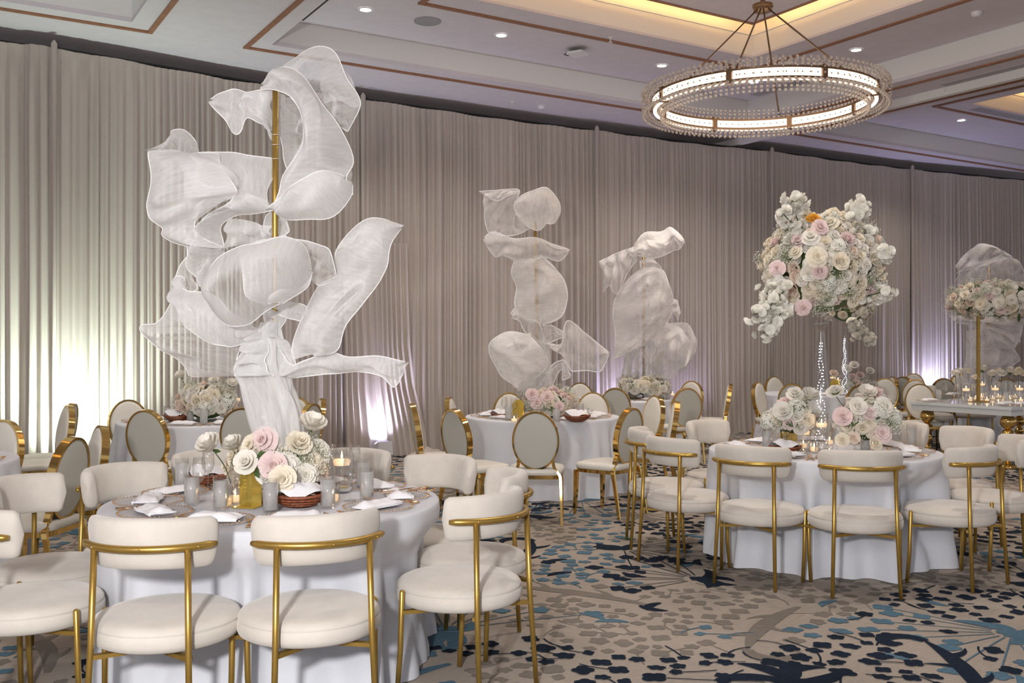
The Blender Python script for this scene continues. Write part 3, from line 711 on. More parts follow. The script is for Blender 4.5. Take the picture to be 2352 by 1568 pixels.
# ---------------------------------------------------------------- round tables with cloths
TR = .81
def round_table(key, label, chairs_at):
    x, y = TBL[key]; e = empty('round_table', (x, y, 0), 0, 'round folding table under the cloth of the ' + label, 'table', 'round banquet tables')
    auto(MB().lathe([(0, .725), (TR - .02, .725), (TR - .01, .735), (TR - .01, .745), (TR - .02, .752), (0, .752)], 48).build('tabletop', M['gloss'], e))
    for s in (-1, 1):
        for q in (-1, 1): MB().tube([(s * .35, q * .3, .72), (s * .38, q * .36, .0)], .016, 8).build('leg', M['black'], e)
    rr = random.Random(hash(key) % 1000 if False else sum(map(ord, key)) * 7)
    n = 220; k = rr.uniform(0, 6); comps = [(rr.randint(9, 26), rr.uniform(0, 6.28), rr.uniform(.3, 1)) for _ in range(6)]
    den = [(atan2(cy - y, cx - x), sqrt((cx - x) ** 2 + (cy - y) ** 2)) for cx, cy in chairs_at]
    zs = [.76, .752, .735, .71, .68, .64, .59, .53, .47, .41, .35, .28, .2, .12, .05, .004]
    b = MB(); b.v.append((0, 0, .7615))
    rings = [[.25] * n, [.5] * n, [.72] * n, [TR - .012] * n]
    for q in rings: b.v += [(q[i] * cos(2 * pi * i / n), q[i] * sin(2 * pi * i / n), .7615) for i in range(n)]
    for z in zs:
        t = (.76 - z) / .76; m = sstep(0, .3, t)
        for i in range(n):
            a = 2 * pi * i / n
            f = sum(w * sin(c * a + p) for c, p, w in comps) / 2.2
            r = TR + .006 + .10 * t ** 1.2 + m * (.018 + .062 * t) * f
            if z > .745: r = TR + (.006 if z < .758 else 0)
            for ca, cd in den:
                da = abs((a - ca + pi) % (2 * pi) - pi)
                lim = (cd - .305) / max(.3, cos(min(da, .5)))
                kk = sstep(.36, .2, da) * sstep(.70, .54, z) * (1 - .35 * sstep(.32, .05, z))
                if lim < r: r = r + (lim - r) * kk
            r += .006 * noise.noise(V((a * 5, z * 6, k))) * m
            b.v.append((r * cos(a), r * sin(a), z))
    for i in range(n): b.f.append((0, 1 + i, 1 + (i + 1) % n))
    for q in range(len(rings) + len(zs) - 1):
        for i in range(n): b.f.append((1 + q * n + i, 1 + (q + 1) * n + i, 1 + (q + 1) * n + (i + 1) % n, 1 + q * n + (i + 1) % n))
    tag(b.build('tablecloth', M['linen'], loc=(x, y, 0)), 'white floor-length cloth on the ' + label, 'tablecloth', 'white round tablecloths')
TN = {'L': 'front left table', 'R': 'right table', 'M': 'middle table', 'B': 'rear left table', 'F': 'left edge table',
      'K': 'far fourth table', 'Q': 'far fifth table', 'S': 'round table behind the white table'}
for k in TBL: round_table(k, TN[k], [(c[0], c[1]) for c in vch.get(k, [])])

# long white table with stacked gold spheres
TB0 = V((5.27, 13.0, 0)); dU = V((sin(A_), cos(A_), 0)); dV = V((-cos(A_), sin(A_), 0)); ang = pi / 2 - A_
wt = empty('long_white_table', TB0 - dV * .71 + dU * 1.22, ang, 'white lacquered long table on stacked gold sphere legs', 'table')
auto(MB().box((0, 0, .74), (2.44, 1.42, .035)).build('tabletop', M['gloss'], wt)); auto(MB().box((0, 0, .685), (2.40, 1.38, .075)).build('apron', M['gloss'], wt))
for sx in (-1, 1):
    for sy in (-1, 1):
        lg = MB()
        for z, r in ((.565, .092), (.405, .078), (.27, .062), (.155, .05)): lg.ball((sx * 1.05, sy * .56, z), r, 20, 12)
        lg.tube([(sx * 1.05, sy * .56, 0), (sx * 1.05, sy * .56, .66)], .026, 12); lg.lathe([(0, 0), (.13, 0), (.13, .02), (.05, .05), (0, .06)], 20, (sx * 1.05, sy * .56, .002))
        lg.build('leg', M['mirror'], wt)

# ---------------------------------------------------------------- roses, blossoms, baby's breath
def rose_mesh(name, m, openn=1.0, seed=0, layers=5):
    """whorls of cupped petals round a furled heart; unit diameter, axis +Z"""
    r_ = random.Random(seed); b = MB()
    whorls = [(3, .06, .26, .24, .0), (4, .13, .32, .18, .08), (4, .21, .38, .08, .20), (5, .31, .42, -.04, .42), (6, .42, .42, -.16, .78)][:layers]
    for wi, (n, rad, hh, z0, tilt) in enumerate(whorls):
        off = r_.uniform(0, 6)
        for k in range(n):
            a0 = off + 2 * pi * k / n + r_.uniform(-.15, .15); tl = tilt * openn + r_.uniform(-.08, .08); half = pi / n * 1.35
            g = []
            for i in range(4):
                t = i / 3
                row = []
                for j in range(5):
                    s = j / 4 * 2 - 1; w = half * (.55 + .45 * sin(pi * min(t + .25, 1) * .62)) * (1 - .25 * (t > .9) * abs(s))
                    a = a0 + s * w; bend = tl * t
                    r = rad * (.45 + .55 * t) + hh * sin(bend) * t * .85 + (.03 * t * openn if i == 3 else 0) - .03 * abs(s) * t
                    z = z0 + hh * t * cos(bend) - (.06 * openn * (i == 3) * (wi > 1)) - .05 * s * s * t + r_.uniform(-.012, .012)
                    row.append((r * cos(a), r * sin(a), z))
                g.append(row)
            b.grid(g)
    b.ball((0, 0, .12), .16, 8, 5, (1, 1, 1.2)); b.v = [(x * .74, y * .74, z * .80) for x, y, z in b.v]
    return b.mesh(name, m)
RM = {}
for c in ('white', 'cream', 'pink', 'peach', 'orange'):
    RM[c] = [rose_mesh('rose_' + c, M['rose_' + c], op, sd) for op, sd in ((1.0, 1), (.75, 2), (1.25, 3))]
def ruffle(name, m, n, seed, tall=.35):
    r_ = random.Random(seed); b = MB()
    for w, (k, rad, z) in enumerate(((n, .5, .0), (n - 1, .38, .12), (n - 2, .25, .22))):
        for i in range(k):
            a0 = 2 * pi * (i + w * .5) / k + r_.uniform(-.2, .2); g = []
            for t in (0, .5, 1):
                g.append([(rad * t * cos(a0 + s * .55 * (.3 + t)), rad * t * sin(a0 + s * .55 * (.3 + t)), z + tall * t * t * .6 + r_.uniform(-.06, .06) * t) for s in (-1, -.3, .3, 1)])
            b.grid(g)
    return b.mesh(name, m)
BLM = [ruffle('blossom', M['blossom'], 6, s) for s in (1, 2, 3)]; OPEN = [ruffle('open_rose', M['rose_white'], 8, s, .6) for s in (5, 6)]
def hyd_mesh(seed):
    r_ = random.Random(seed); b = MB()
    for k in range(60):
        z = r_.uniform(-.2, 1); a = r_.uniform(0, 2 * pi); q = sqrt(max(0, 1 - z * z)); c = V((q * cos(a), q * sin(a), z)) * .5
        n = c.normalized(); u = n.orthogonal().normalized(); v = n.cross(u)
        for i in range(4):
            t = i * pi / 2 + a; d = u * cos(t) + v * sin(t); e = u * cos(t + pi / 2) + v * sin(t + pi / 2)
            b.add([c, c + d * .09 + e * .045, c + d * .12 + n * .015, c + d * .09 - e * .045], [(0, 1, 2, 3)])
    return b.mesh('hydrangea', M['hydrangea'], False)
HYD = [hyd_mesh(s) for s in (1, 2)]
def breath_mesh(seed, n=130):
    r_ = random.Random(seed); b = MB(); s_ = MB()
    for k in range(n):
        d = V((r_.gauss(0, 1), r_.gauss(0, 1), r_.gauss(.3, 1))).normalized() * (.28 + .24 * r_.random())
        b.octa(d, r_.uniform(.016, .03))
        if k % 3 == 0: s_.tube([(0, 0, -.1), d * .5 + V((0, 0, .03)), d], .005, 3, False)
    return b.mesh('babys_breath', M['breath'], False), s_.mesh('babys_breath_stems', M['breath_stem'], False)
BRE = [breath_mesh(s) for s in (1, 2)]
lf = MB().grid([[V((x * .5 * sin(pi * min(1, t + .06)) ** .8, t, .12 * sin(t * 3) - .08 * abs(x) * 0 + .1 * x * x)) for x in (-.5, -.25, 0, .25, .5)] for t in [i / 6 for i in range(7)]]).mesh('leaf', M['leaf'])
rf = random.Random(21)
def orient(n, spin=None):
    return (V(n).to_track_quat('Z', 'Y').to_matrix() @ Matrix.Rotation(rf.uniform(0, 6.28) if spin is None else spin, 3, 'Z')).to_euler()
def rose(parent, p, n, d, col):
    o = link('rose', rf.choice(RM[col] if rf.random() > .0 else OPEN), parent, p, orient(n), d)
    return o
def openrose(parent, p, n, d): return link('rose', rf.choice(OPEN), parent, p, orient(n), d)
def hyd(parent, p, n, d): return link('hydrangea', rf.choice(HYD), parent, p, orient(n), d)
def breath(parent, p, d, n=(0, 0, 1)):
    a, b_ = rf.choice(BRE); o = link('babys_breath', a, parent, p, orient(n), d); o['kind'] = 'stuff'; q = link('stem', b_, o); q['kind'] = 'stuff'; return o
def leaf(parent, p, n, d): return link('leaf', lf, parent, p, orient(n), d)
def branch(parent, pts, d, n, spread=.05):
    """flowering branch: a twig with small ruffled blossoms"""
    tw = MB().tube(crom(pts, 10), .004, 5).build('blossom_branch', M['stem'], parent)
    for q in crom(pts, n):
        for _ in range(5):
            off = V((rf.gauss(0, 1), rf.gauss(0, 1), rf.gauss(0, 1))).normalized() * spread * rf.uniform(.4, 1)
            link('blossom', rf.choice(BLM), tw, q + off, orient(off), d * rf.uniform(.8, 1.15))
def stemmed(parent, base, head, n, d, col='white', op=False):
    base, head = V(base), V(head); m = (base + head) / 2 + V((rf.uniform(-.02, .02), 0, 0))
    MB().tube(crom([base, m, head], 8), .0028, 5).build('stem', M['stem'], parent)
    if op: openrose(parent, head, n, d)
    else: rose(parent, head, n, d, col)
    for k in range(3): leaf(parent, head - V(n).normalized() * .01, (rf.uniform(-1, 1), rf.uniform(-1, 1), -.2), d * .3)
def local(e, px, py, d): return P(px, py, d) - e.location

def vase_low(parent, r, h):
    b = MB().lathe([(r, h), (r * .98, h * .5), (r * .9, .004), (0, .004)], 24); return b.build('vase', M['glass'], parent)

# low arrangement on the front left table
x, y = TBL['L']; ZT = .763
e = empty('low_flower_arrangement', (x + .02, y, ZT), 0, 'low arrangement of white, cream and pink roses on the front left table', 'flowers', 'table flower arrangements')
vase_low(e, .09, .10)
for px, py, d, s, c, n in [(606, 1012, 4.80, .135, 'pink', (-.2, -1, .35)), (627, 1068, 4.66, .13, 'pink', (.25, -1, .1)), (655, 1075, 4.75, .14, 'white', (.3, -1, .3)), (650, 1098, 4.62, .125, 'cream', (.1, -1, .1)),
                         (566, 1062, 4.66, .13, 'white', (-.1, -1, .4)), (580, 1024, 4.80, .12, 'cream', (-.4, -1, .4)), (545, 1050, 4.86, .12, 'cream', (-.7, -.7, .4)), (590, 1040, 4.9, .12, 'white', (-.1, -.6, .8)),
                         (686, 1020, 4.80, .14, 'cream', (.4, -.7, .6)), (735, 1036, 4.95, .12, 'white', (.7, -.6, .4)), (715, 1060, 4.85, .11, 'cream', (.7, -.8, .2)), (640, 1040, 4.84, .13, 'cream', (0, -.8, .7)),
                         (668, 1012, 4.95, .12, 'white', (.1, -.2, 1)), (610, 1090, 4.70, .11, 'white', (-.2, -1, 0)), (700, 1090, 4.78, .11, 'white', (.4, -.9, .1)), (530, 1072, 4.95, .11, 'cream', (-.8, -.6, .2)), (620, 1030, 5.02, .12, 'white', (0, 0, 1)), (570, 1090, 4.85, .11, 'white', (-.5, -.9, 0)), (660, 1050, 5.0, .12, 'peach', (0, 0, 1))]:
    rose(e, local(e, px, py, d - .02), n, s * 1.05, c)
for q in range(16):
    a = q * 2.4; rose(e, V((.20 * cos(a), .18 * sin(a) + .03, .12 + .09 * rf.random())), (cos(a), sin(a), .7), .11, rf.choice(['white', 'cream', 'white', 'cream', 'peach']))
stemmed(e, local(e, 530, 1110, 4.75), local(e, 487, 1030, 4.72), (-.35, -.6, .8), .13, 'white', True)
stemmed(e, local(e, 670, 1080, 4.85), local(e, 715, 985, 4.82), (.3, -.4, .9), .14, 'white', True)
stemmed(e, local(e, 560, 1100, 4.85), local(e, 540, 1028, 4.84), (-.3, -.5, .8), .11, 'white', True)
for px, py, d, s in [(668, 1040, 4.78, .17), (690, 1055, 4.76, .17), (700, 1075, 4.8, .15), (655, 1030, 4.85, .15), (725, 1050, 4.85, .16), (600, 1055, 4.72, .13), (710, 1035, 4.9, .17), (680, 1085, 4.75, .13)]: breath(e, local(e, px, py, d + .02), s * 1.1)
hyd(e, local(e, 700, 1092, 4.92), (.3, -1, .1), .14); hyd(e, local(e, 590, 1085, 4.8), (-.3, -1, .1), .14); hyd(e, V((0, .05, .12)), (0, .3, 1), .2); hyd(e, V((.1, .0, .12)), (0, -.3, 1), .2); hyd(e, V((-.1, .0, .1)), (0, -.3, 1), .2)
for px, py, d in [(542, 1045, 4.8), (660, 1060, 4.7), (590, 1075, 4.66), (720, 1095, 4.8), (615, 1040, 4.7)]: leaf(e, local(e, px, py, d), (rf.uniform(-1, 1), -.6, .5), .07)

def dome(e, c, rx, rz, n, cols, ds, hemi=-.2, bre=6, hy=3, ry=None, lv=6):
    """n roses spread over a rounded mass"""
    ry = ry or rx
    for k in range(n):
        z = hemi + (1 - hemi) * (k + .5) / n; a = k * 2.399963 + rf.uniform(-.1, .1); q = sqrt(max(0, 1 - z * z)); j = rf.uniform(.9, 1.06)
        nn = V((q * cos(a), q * sin(a), z)); p = c + V((nn.x * rx * j, nn.y * ry * j, nn.z * rz * j))
        nn = (nn + V((rf.gauss(0, .2), rf.gauss(0, .2), rf.gauss(0, .2)))).normalized()
        rose(e, p - nn * ds * .25, nn, ds * rf.uniform(.78, 1.2), rf.choice(cols))
    for k in range(bre):
        z = rf.uniform(hemi, 1); a = rf.uniform(0, 6.28); q = sqrt(max(0, 1 - z * z)); breath(e, c + V((q * cos(a) * rx, q * sin(a) * ry, z * rz)), ds * 1.5)
    for k in range(hy):
        z = rf.uniform(hemi, .8); a = rf.uniform(0, 6.28); q = sqrt(max(0, 1 - z * z)); nn = V((q * cos(a), q * sin(a), z)); hyd(e, c + V((nn.x * rx, nn.y * ry, nn.z * rz)) * .93, nn, ds * 1.3)
    for k in range(lv):
        z = rf.uniform(hemi, .8); a = rf.uniform(0, 6.28); q = sqrt(max(0, 1 - z * z)); nn = V((q * cos(a), q * sin(a), z)); leaf(e, c + V((nn.x * rx, nn.y * ry, nn.z * rz)) * .9, nn + V((0, 0, .6)), ds * .8)
    core = MB().ball(c, 1, 16, 10); core.v = [((v[0] - c[0]) * rx * .78 + c[0], (v[1] - c[1]) * ry * .78 + c[1], (v[2] - c[2]) * rz * .78 + c[2]) for v in core.v]
    core.build('foliage_core', M['leaf'], e)
WC = ['white'] * 7 + ['cream'] * 6 + ['pink', 'peach']
# right table: two low arrangements
x, y = TBL['R']
for px, py, d, rx, rz, n, lab in ((1985, 970, 6.80, .19, .16, 26, 'full low arrangement of white and pink roses right of the tall vase'), (1822, 965, 7.10, .17, .12, 16, "low arrangement of roses and baby's breath left of the tall vase")):
    c = P(px, py, d); e = empty('low_flower_arrangement', (c.x, c.y, ZT), 0, lab, 'flowers', 'table flower arrangements'); vase_low(e, .075, .12)
    dome(e, V((0, 0, c.z - ZT)), rx, rz, int(n * 1.6), ['white', 'cream', 'cream', 'white', 'pink'], .115, -.5, 9 if n > 20 else 12, 2)
    if n > 20:
        for a, b_, s, cc_ in ((1935, 957, .145, 'pink'), (1970, 933, .14, 'white'), (1998, 948, .12, 'pink'), (2025, 995, .13, 'pink'), (1934, 1010, .11, 'cream'), (2030, 935, .14, 'white'), (2010, 1018, .11, 'cream'), (1960, 1005, .1, 'peach')):
            rose(e, local(e, a, b_, d - .17), (rf.uniform(-.3, .3), -1, .3), s, cc_)
        stemmed(e, local(e, 1945, 940, d), local(e, 1918, 900, d), (-.4, -.5, .8), .13); stemmed(e, local(e, 1985, 920, d), local(e, 1990, 908, d - .05), (.0, -.6, .8), .13, 'white', True); stemmed(e, local(e, 1995, 930, d), local(e, 2012, 903, d), (.6, -.5, .6), .12, 'pink')
    else:
        stemmed(e, local(e, 1835, 960, d), local(e, 1826, 905, d), (-.2, -.7, .7), .13); stemmed(e, local(e, 1845, 960, d), local(e, 1857, 915, d), (.3, -.5, .8), .14, 'white', True); rose(e, local(e, 1798, 945, d - .12), (-.3, -1, .5), .16, 'white'); rose(e, local(e, 1805, 925, d), (0, -.5, 1), .12, 'pink')
# other tables
for k, px, py, rx, rz, n, ds, lab in (('M', 1262, 928, .29, .17, 46, .13, 'low arrangement of white and pink roses under the middle sculpture'), ('B', 474, 925, .29, .20, 52, .125, 'dense white rose arrangement on the rear left table'),
                              ('K', 1480, 888, .36, .14, 36, .13, 'low arrangement of cream roses on the far fourth table'), ('Q', 1975, 895, .30, .14, 24, .13, 'pink and cream roses behind the tall vase on the fifth table')):
    d = TBL[k][1] - (.15 if k != 'B' else .1); c = P(px, py, d); e = empty('low_flower_arrangement', (c.x, c.y, ZT), 0, lab, 'flowers', 'table flower arrangements'); vase_low(e, .1, .1)
    dome(e, V((0, 0, c.z - ZT)), rx, rz, int(n * 1.5), WC if k != 'B' else ['white', 'cream', 'white', 'cream', 'cream', 'white', 'white', 'peach'], ds, -.6, 9, 3)
    if k == 'M':
        for a, b_ in ((1222, 905), (1257, 912), (1233, 925)): rose(e, local(e, a, b_, d - .25), (0, -1, .5), .13, 'pink')
    if k == 'B': stemmed(e, local(e, 440, 915, d), local(e, 416, 866, d), (-.3, -.5, .8), .11, 'white', True); stemmed(e, local(e, 520, 920, d), local(e, 532, 885, d), (.3, -.5, .8), .12, 'white', True); stemmed(e, local(e, 470, 900, d), local(e, 492, 872, d), (0, -.5, .8), .11)
    if k == 'Q':
        for a, b_, c_ in ((1945, 845, 'white'), (1962, 838, 'white'), (1998, 852, 'white'), (1958, 866, 'pink'), (1975, 862, 'pink'), (1915, 858, 'peach')): stemmed(e, local(e, a + 5, 890, d), local(e, a, b_, d), (0, -.7, .7), .15, c_)
for px, d, lab in ((1440, 13.5, 'small cream roses left of the gold sign on the far fourth table'),):
    c = P(px, 885, d); e = empty('low_flower_arrangement', (c.x, c.y, ZT), 0, lab, 'flowers', 'table flower arrangements'); vase_low(e, .07, .1); dome(e, V((0, 0, c.z - ZT)), .12, .11, 10, ['cream', 'peach', 'white'], .12, -.5, 2, 1, lv=2)

# tall arrangements in trumpet vases
def tall(px, py, d, rx, rz, n, ds, tx, ty, lab, vlab, big):
    c = P(px, py, d); t = V((tx, ty, ZT)); e = empty('tall_flower_arrangement', t + V((0, 0, 0)), 0, lab, 'flowers', 'tall flower arrangements'); e.location = (t.x, t.y, c.z - rz * .75); cz = V((c.x - t.x, 0, rz * .75))
    dome(e, cz, rx, rz, n, WC, ds, -.72, 22 if big else 8, 10 if big else 3, ry=rx * .95, lv=14)
    v = empty('tall_glass_vase', t, 0, vlab, 'vase', 'tall trumpet vases'); H = c.z - rz * .8 - ZT
    auto(MB().lathe([(0, .004), (.085, .004), (.09, .02), (.088, .06), (.062, .35 * H), (.038, .70 * H), (.024, .86 * H), (.022, .88 * H), (.042, .905 * H), (.046, .925 * H), (.036, .95 * H), (.05, .965 * H), (.062, H), (.07, H + .05)], 28).build('glass_body', M['glass'], v), 60)
    fb = MB(); 
    for s in range(2):
        for i in range(34):
            z = .05 + (.80 * H - .05) * i / 34; w = (.07 - .055 * i / 34) * .55; a = i * .5 + s * 2; fb.octa((w * cos(a), w * sin(a), z), .0042 if big else .006)
    o = fb.build('fairy_light', M['fairy'], v); o['kind'] = 'stuff'
    return e, c
e, c = tall(1888, 617, 7.12, .43, .40, 290, .112, 2.245, 7.12, 'tall round arrangement of white and blush roses with flowering branches', 'tall clear trumpet vase with lights on the right table', True)
D = 7.0
rose(e, local(e, 1868, 505, D - .1), (-.1, -.6, .8), .12, 'orange'); rose(e, local(e, 1883, 522, D - .3), (.1, -1, .4), .12, 'pink'); rose(e, local(e, 1882, 622, D - .42), (.2, -1, 0), .12, 'pink'); rose(e, local(e, 1876, 590, D - .44), (0, -1, .1), .14, 'cream')
rose(e, local(e, 1785, 616, D - .25), (-.5, -1, .1), .11, 'pink'); rose(e, local(e, 1845, 706, D - .3), (0, -1, -.3), .11, 'pink'); rose(e, local(e, 1930, 600, D - .42), (.2, -1, 0), .14, 'cream')
def br(pts, d=.068, n=9, sp=.06): branch(e, [local(e, *p) for p in pts], d, n, sp)
br([(1845, 540, 6.95), (1830, 500, 6.9), (1815, 478, 6.9), (1822, 455, 6.9)], n=9); br([(1840, 530, 6.95), (1812, 505, 6.85), (1800, 492, 6.8)], n=6); br([(1838, 480, 6.9), (1848, 462, 6.9)], n=3, sp=.04)
br([(1945, 560, 6.95), (1955, 520, 6.9), (1962, 490, 6.9), (1985, 478, 6.9), (1965, 468, 6.9)], n=10); br([(1905, 530, 6.9), (1902, 500, 6.9)], n=4, sp=.045); br([(1925, 515, 6.95), (1924, 495, 6.95)], n=3, sp=.035)
br([(1985, 560, 6.95), (1995, 535, 6.9)], n=3, sp=.05); br([(1990, 600, 6.9), (2020, 590, 6.85), (2038, 580, 6.8)], n=7); br([(1990, 680, 6.9), (2020, 672, 6.85), (2040, 668, 6.85)], n=6)
br([(1810, 660, 6.65), (1780, 690, 6.55), (1755, 715, 6.55), (1730, 722, 6.55)], n=10, sp=.07); br([(1800, 700, 6.6), (1790, 725, 6.55), (1770, 750, 6.55), (1752, 765, 6.55)], n=9, sp=.055); br([(1790, 660, 6.7), (1760, 675, 6.7)], n=5, sp=.07)
e, c = tall(1948, 690, 14.2, .40, .40, 80, .13, 4.82, 14.2, 'second tall rose arrangement half hidden behind the first', 'second tall trumpet vase behind the first', False)
br([(1955, 742, 13.7), (1975, 755, 13.7), (1990, 772, 13.7), (2000, 785, 13.7)], .09, 9, .07); br([(1965, 745, 13.7), (1962, 775, 13.7)], .09, 4, .07)

# flower wreath on a gold pole above the white table
pt = P(2247, 923, 12.9); pole = empty('gold_pole_stand', (pt.x, pt.y, ZT), 0, 'square gold pole standing on the white table', 'stand')
auto(MB().box((0, 0, .60), (.036, .036, 1.2)).build('pole', M['gold'], pole)); auto(MB().box((0, 0, .005), (.2, .2, .01)).build('base_plate', M['gold'], pole))
wc = P(2300, 690, 12.95); e = empty('flower_wreath', (pt.x, pt.y, wc.z), 0, 'wide wreath of blush and cream roses on the gold pole at right', 'flowers')
dome(e, V((wc.x - pt.x, .1, 0)), .66, .27, 170, ['cream', 'peach', 'pink', 'white', 'cream', 'white'], .14, -.8, 26, 6, ry=.5, lv=14)
# ---------------------------------------------------------------- wind-blown gauze sculptures
def petal(root, d0, A, B, bulge=0., rip=.012, waves=5, ph=0, m='sheer', hem=True, nu=40, nv=22, name='gauze_panel', tw=0.):
    """sheet stretched between two stiffened edges A and B (x, y, depth offset), bellied and rippled"""
    def cv(L):
        L = [(p + (0,))[:3] for p in L]; return crom([P(a, b, d0 + c) for a, b, c in L], nu)
    a, b = cv(A), cv(B); rr = random.Random(ph * 13 + 5); g = []; uv = []
    for i in range(nu):
        s = i / (nu - 1); row = []
        for j in range(nv):
            t = j / (nv - 1); p = a[i].lerp(b[i], t); env = sin(pi * t); L = (b[i] - a[i]).length
            dy = -bulge * env * (.35 + .65 * sin(pi * min(max(s, .02), .98)))
            rp = 2.1 * rip * (sin(waves * 2 * pi * s + 2.2 * sin(3.1 * t + ph) + ph) + .5 * sin(waves * 4.3 * s + 5 * t + ph * 2) + .55 * sin(9 * t + 5 * noise.noise(V((s * 2.5, t, ph))) + ph)) * (.25 + .75 * env)
            nz = .052 * (noise.noise(V((p.x * 3.2 + ph, p.z * 3.2, ph * 1.7))) + .45 * noise.noise(V((p.x * 8 + ph, p.z * 8, ph)))) * min(1, L * 3)
            p = p + V((rp * .35, dy + rp + nz * 1.6, rp * .3 + nz * .5))
            row.append(p - root.location); uv.append((s, t))
        g.append(row)
    q = MB().grid(g); q.uv = uv
    o = q.build(name, M[m], root)
    if hem:
        h = MB(); r = .0026 if m != 'sheer_far' else .006
        h.tube([x[0] for x in g], r, 5); h.tube([x[-1] for x in g], r, 5); h.build('hem', M['hem'], o)
    return o
def trunk(root, d0, rows, m='sheer', folds=7, name='gauze_trunk'):
    """cloth wrapped round the pole: rows of (left x, right x, y)"""
    g = []; uv = []; n = 56; K = 30; rows3 = crom([(a, b, c) for a, b, c in rows], K)
    for i, q in enumerate(rows3):
        l, r_, y = q; c = P((l + r_) / 2, y, d0); w = (r_ - l) / 2 / FPX * d0; row = []
        for j in range(n + 1):
            a = 2 * pi * j / n; k = 1 + .16 * sin(folds * a + 1.5 * sin(i * .22)) + .05 * sin(folds * 2.3 * a + i * .1)
            row.append(c + V((w * cos(a) * k, w * .75 * sin(a) * k, 0)) - root.location); uv.append((j / n, i / K * 2))
        g.append(row)
    q = MB().grid(g); q.uv = uv; return q.build(name, M[m], root)
def ribbon_pair(root, d0, L, Rr, bulge, m, ph, rip=.012, waves=3):
    petal(root, d0, L, Rr, bulge, rip, waves, ph, m); petal(root, d0, L, Rr, -bulge, rip, waves, ph + 3, m, hem=False)

x, y = TBL['L']; d = 4.87
sx = (631 - 1176) / FPX * d
S = empty('gauze_sculpture', (sx, d, ZT), 0, 'largest swirling white gauze sculpture on a gold pole on the front left table', 'sculpture', 'gauze sculptures')
pl = MB().tube([(0, 0, 0), (0, 0, .9), (.002, 0, 1.4), (.004, 0, 2.035)], .0155, 14).build('pole', M['gold'], S)
for yy in (309, 332, 364): 
    z = EYE - (yy - HOR) / FPX * d - ZT; MB().tube([(.0175 * cos(a) + .003, .0175 * sin(a), z + .003 * sin(a)) for a in [i * pi / 6 for i in range(12)]], .002, 5, closed=True).build('binding_wire', M['wire'], S)
auto(MB().lathe([(0, 0), (.12, 0), (.12, .01), (.02, .015), (.0, .05)], 24).build('base_plate', M['gold'], S))
T_ = lambda *a, **k: petal(S, d, *a, **k)
T_([(618, 200, .0), (650, 180, .03), (690, 192, .02), (728, 232, .04), (757, 275, .08), (797, 302, .12)], [(632, 172, .08), (690, 124, .16), (735, 106, .18), (772, 126, .2), (798, 182, .2), (827, 222, .17), (824, 252, .14), (800, 302, .12)], .05, .010, 4, 1, m='sheer_thin')
T_([(735, 200, .1), (738, 160, .14), (745, 135, .18), (768, 125, .2)], [(742, 240, .12), (775, 232, .14), (815, 250, .14), (826, 232, .15)], -.06, .006, 3, 2, hem=False, m='sheer_thin')
T_([(598, 205, -.02), (632, 206, -.05), (670, 225, -.08), (697, 270, -.06), (697, 320, -.05), (675, 365, -.06), (650, 405, -.05), (640, 440, -.03), (625, 478, -.02)],
   [(606, 196, .0), (645, 155, .03), (690, 170, .02), (738, 235, .0), (780, 290, .0), (808, 368, .02), (795, 410, .02), (802, 455, .03), (640, 490, .0)], .16, .014, 3, 3)
T_([(640, 214, .06), (643, 260, .06), (641, 310, .05), (652, 360, .03), (660, 400, .02)], [(668, 224, .1), (697, 272, .12), (700, 320, .12), (684, 365, .08), (668, 400, .04)], -.05, .008, 3, 4, m='sheer_thin')
T_([(612, 482, -.02), (640, 455, -.08), (680, 420, -.12), (740, 390, -.1), (792, 405, -.02)], [(622, 484, 0), (655, 502, -.02), (700, 504, -.02), (765, 497, 0), (806, 450, .02), (808, 425, .03)], .12, .012, 3, 5)
T_([(648, 400, .08), (640, 430, .09), (650, 470, .08), (640, 495, .05)], [(800, 380, .1), (805, 400, .1), (795, 440, .1), (770, 480, .08)], -.12, .01, 3, 6, hem=False, m='sheer_thin')
T_([(625, 208, .02), (600, 206, .04), (565, 212, .05), (540, 204, .06), (510, 212, .04), (482, 228, .02)], [(624, 300, .03), (604, 286, -.02), (570, 270, -.06), (562, 284, -.05), (545, 308, -.04), (510, 272, 0), (482, 234, .02)], .05, .012, 4, 7)
T_([(560, 215, -.03), (550, 235, -.06), (575, 258, -.07), (600, 275, -.06), (622, 300, -.02)], [(618, 212, .03), (612, 240, .03), (612, 262, .02), (620, 285, .02), (627, 330, .01)], .03, .008, 3, 8, hem=False)
T_([(345, 345, -.05), (341, 380, -.1), (344, 430, -.12), (334, 478, -.12), (345, 500, -.1), (375, 520, -.08), (380, 540, -.07), (430, 566, -.05), (510, 573, -.02)],
   [(440, 352, .0), (500, 352, .0), (505, 375, -.1), (546, 430, -.18), (532, 452, -.16), (480, 475, -.12), (450, 500, -.1), (460, 540, -.1), (520, 572, -.02)], .12, .012, 4, 9)
T_([(400, 355, .03), (460, 350, .04), (510, 350, .03), (560, 353, .02), (624, 366, 0)], [(480, 478, -.04), (520, 460, -.12), (560, 452, -.04), (590, 478, -.02), (622, 486, 0)], .10, .013, 3, 10)
T_([(345, 345, -.05), (378, 326, .0), (392, 302, .05), (420, 298, .08), (447, 320, .08), (455, 352, .04)], [(346, 348, -.05), (375, 357, -.08), (400, 358, -.08), (425, 357, -.06), (440, 356, -.02), (454, 355, .03)], .06, .008, 3, 11, m='sheer_thin')
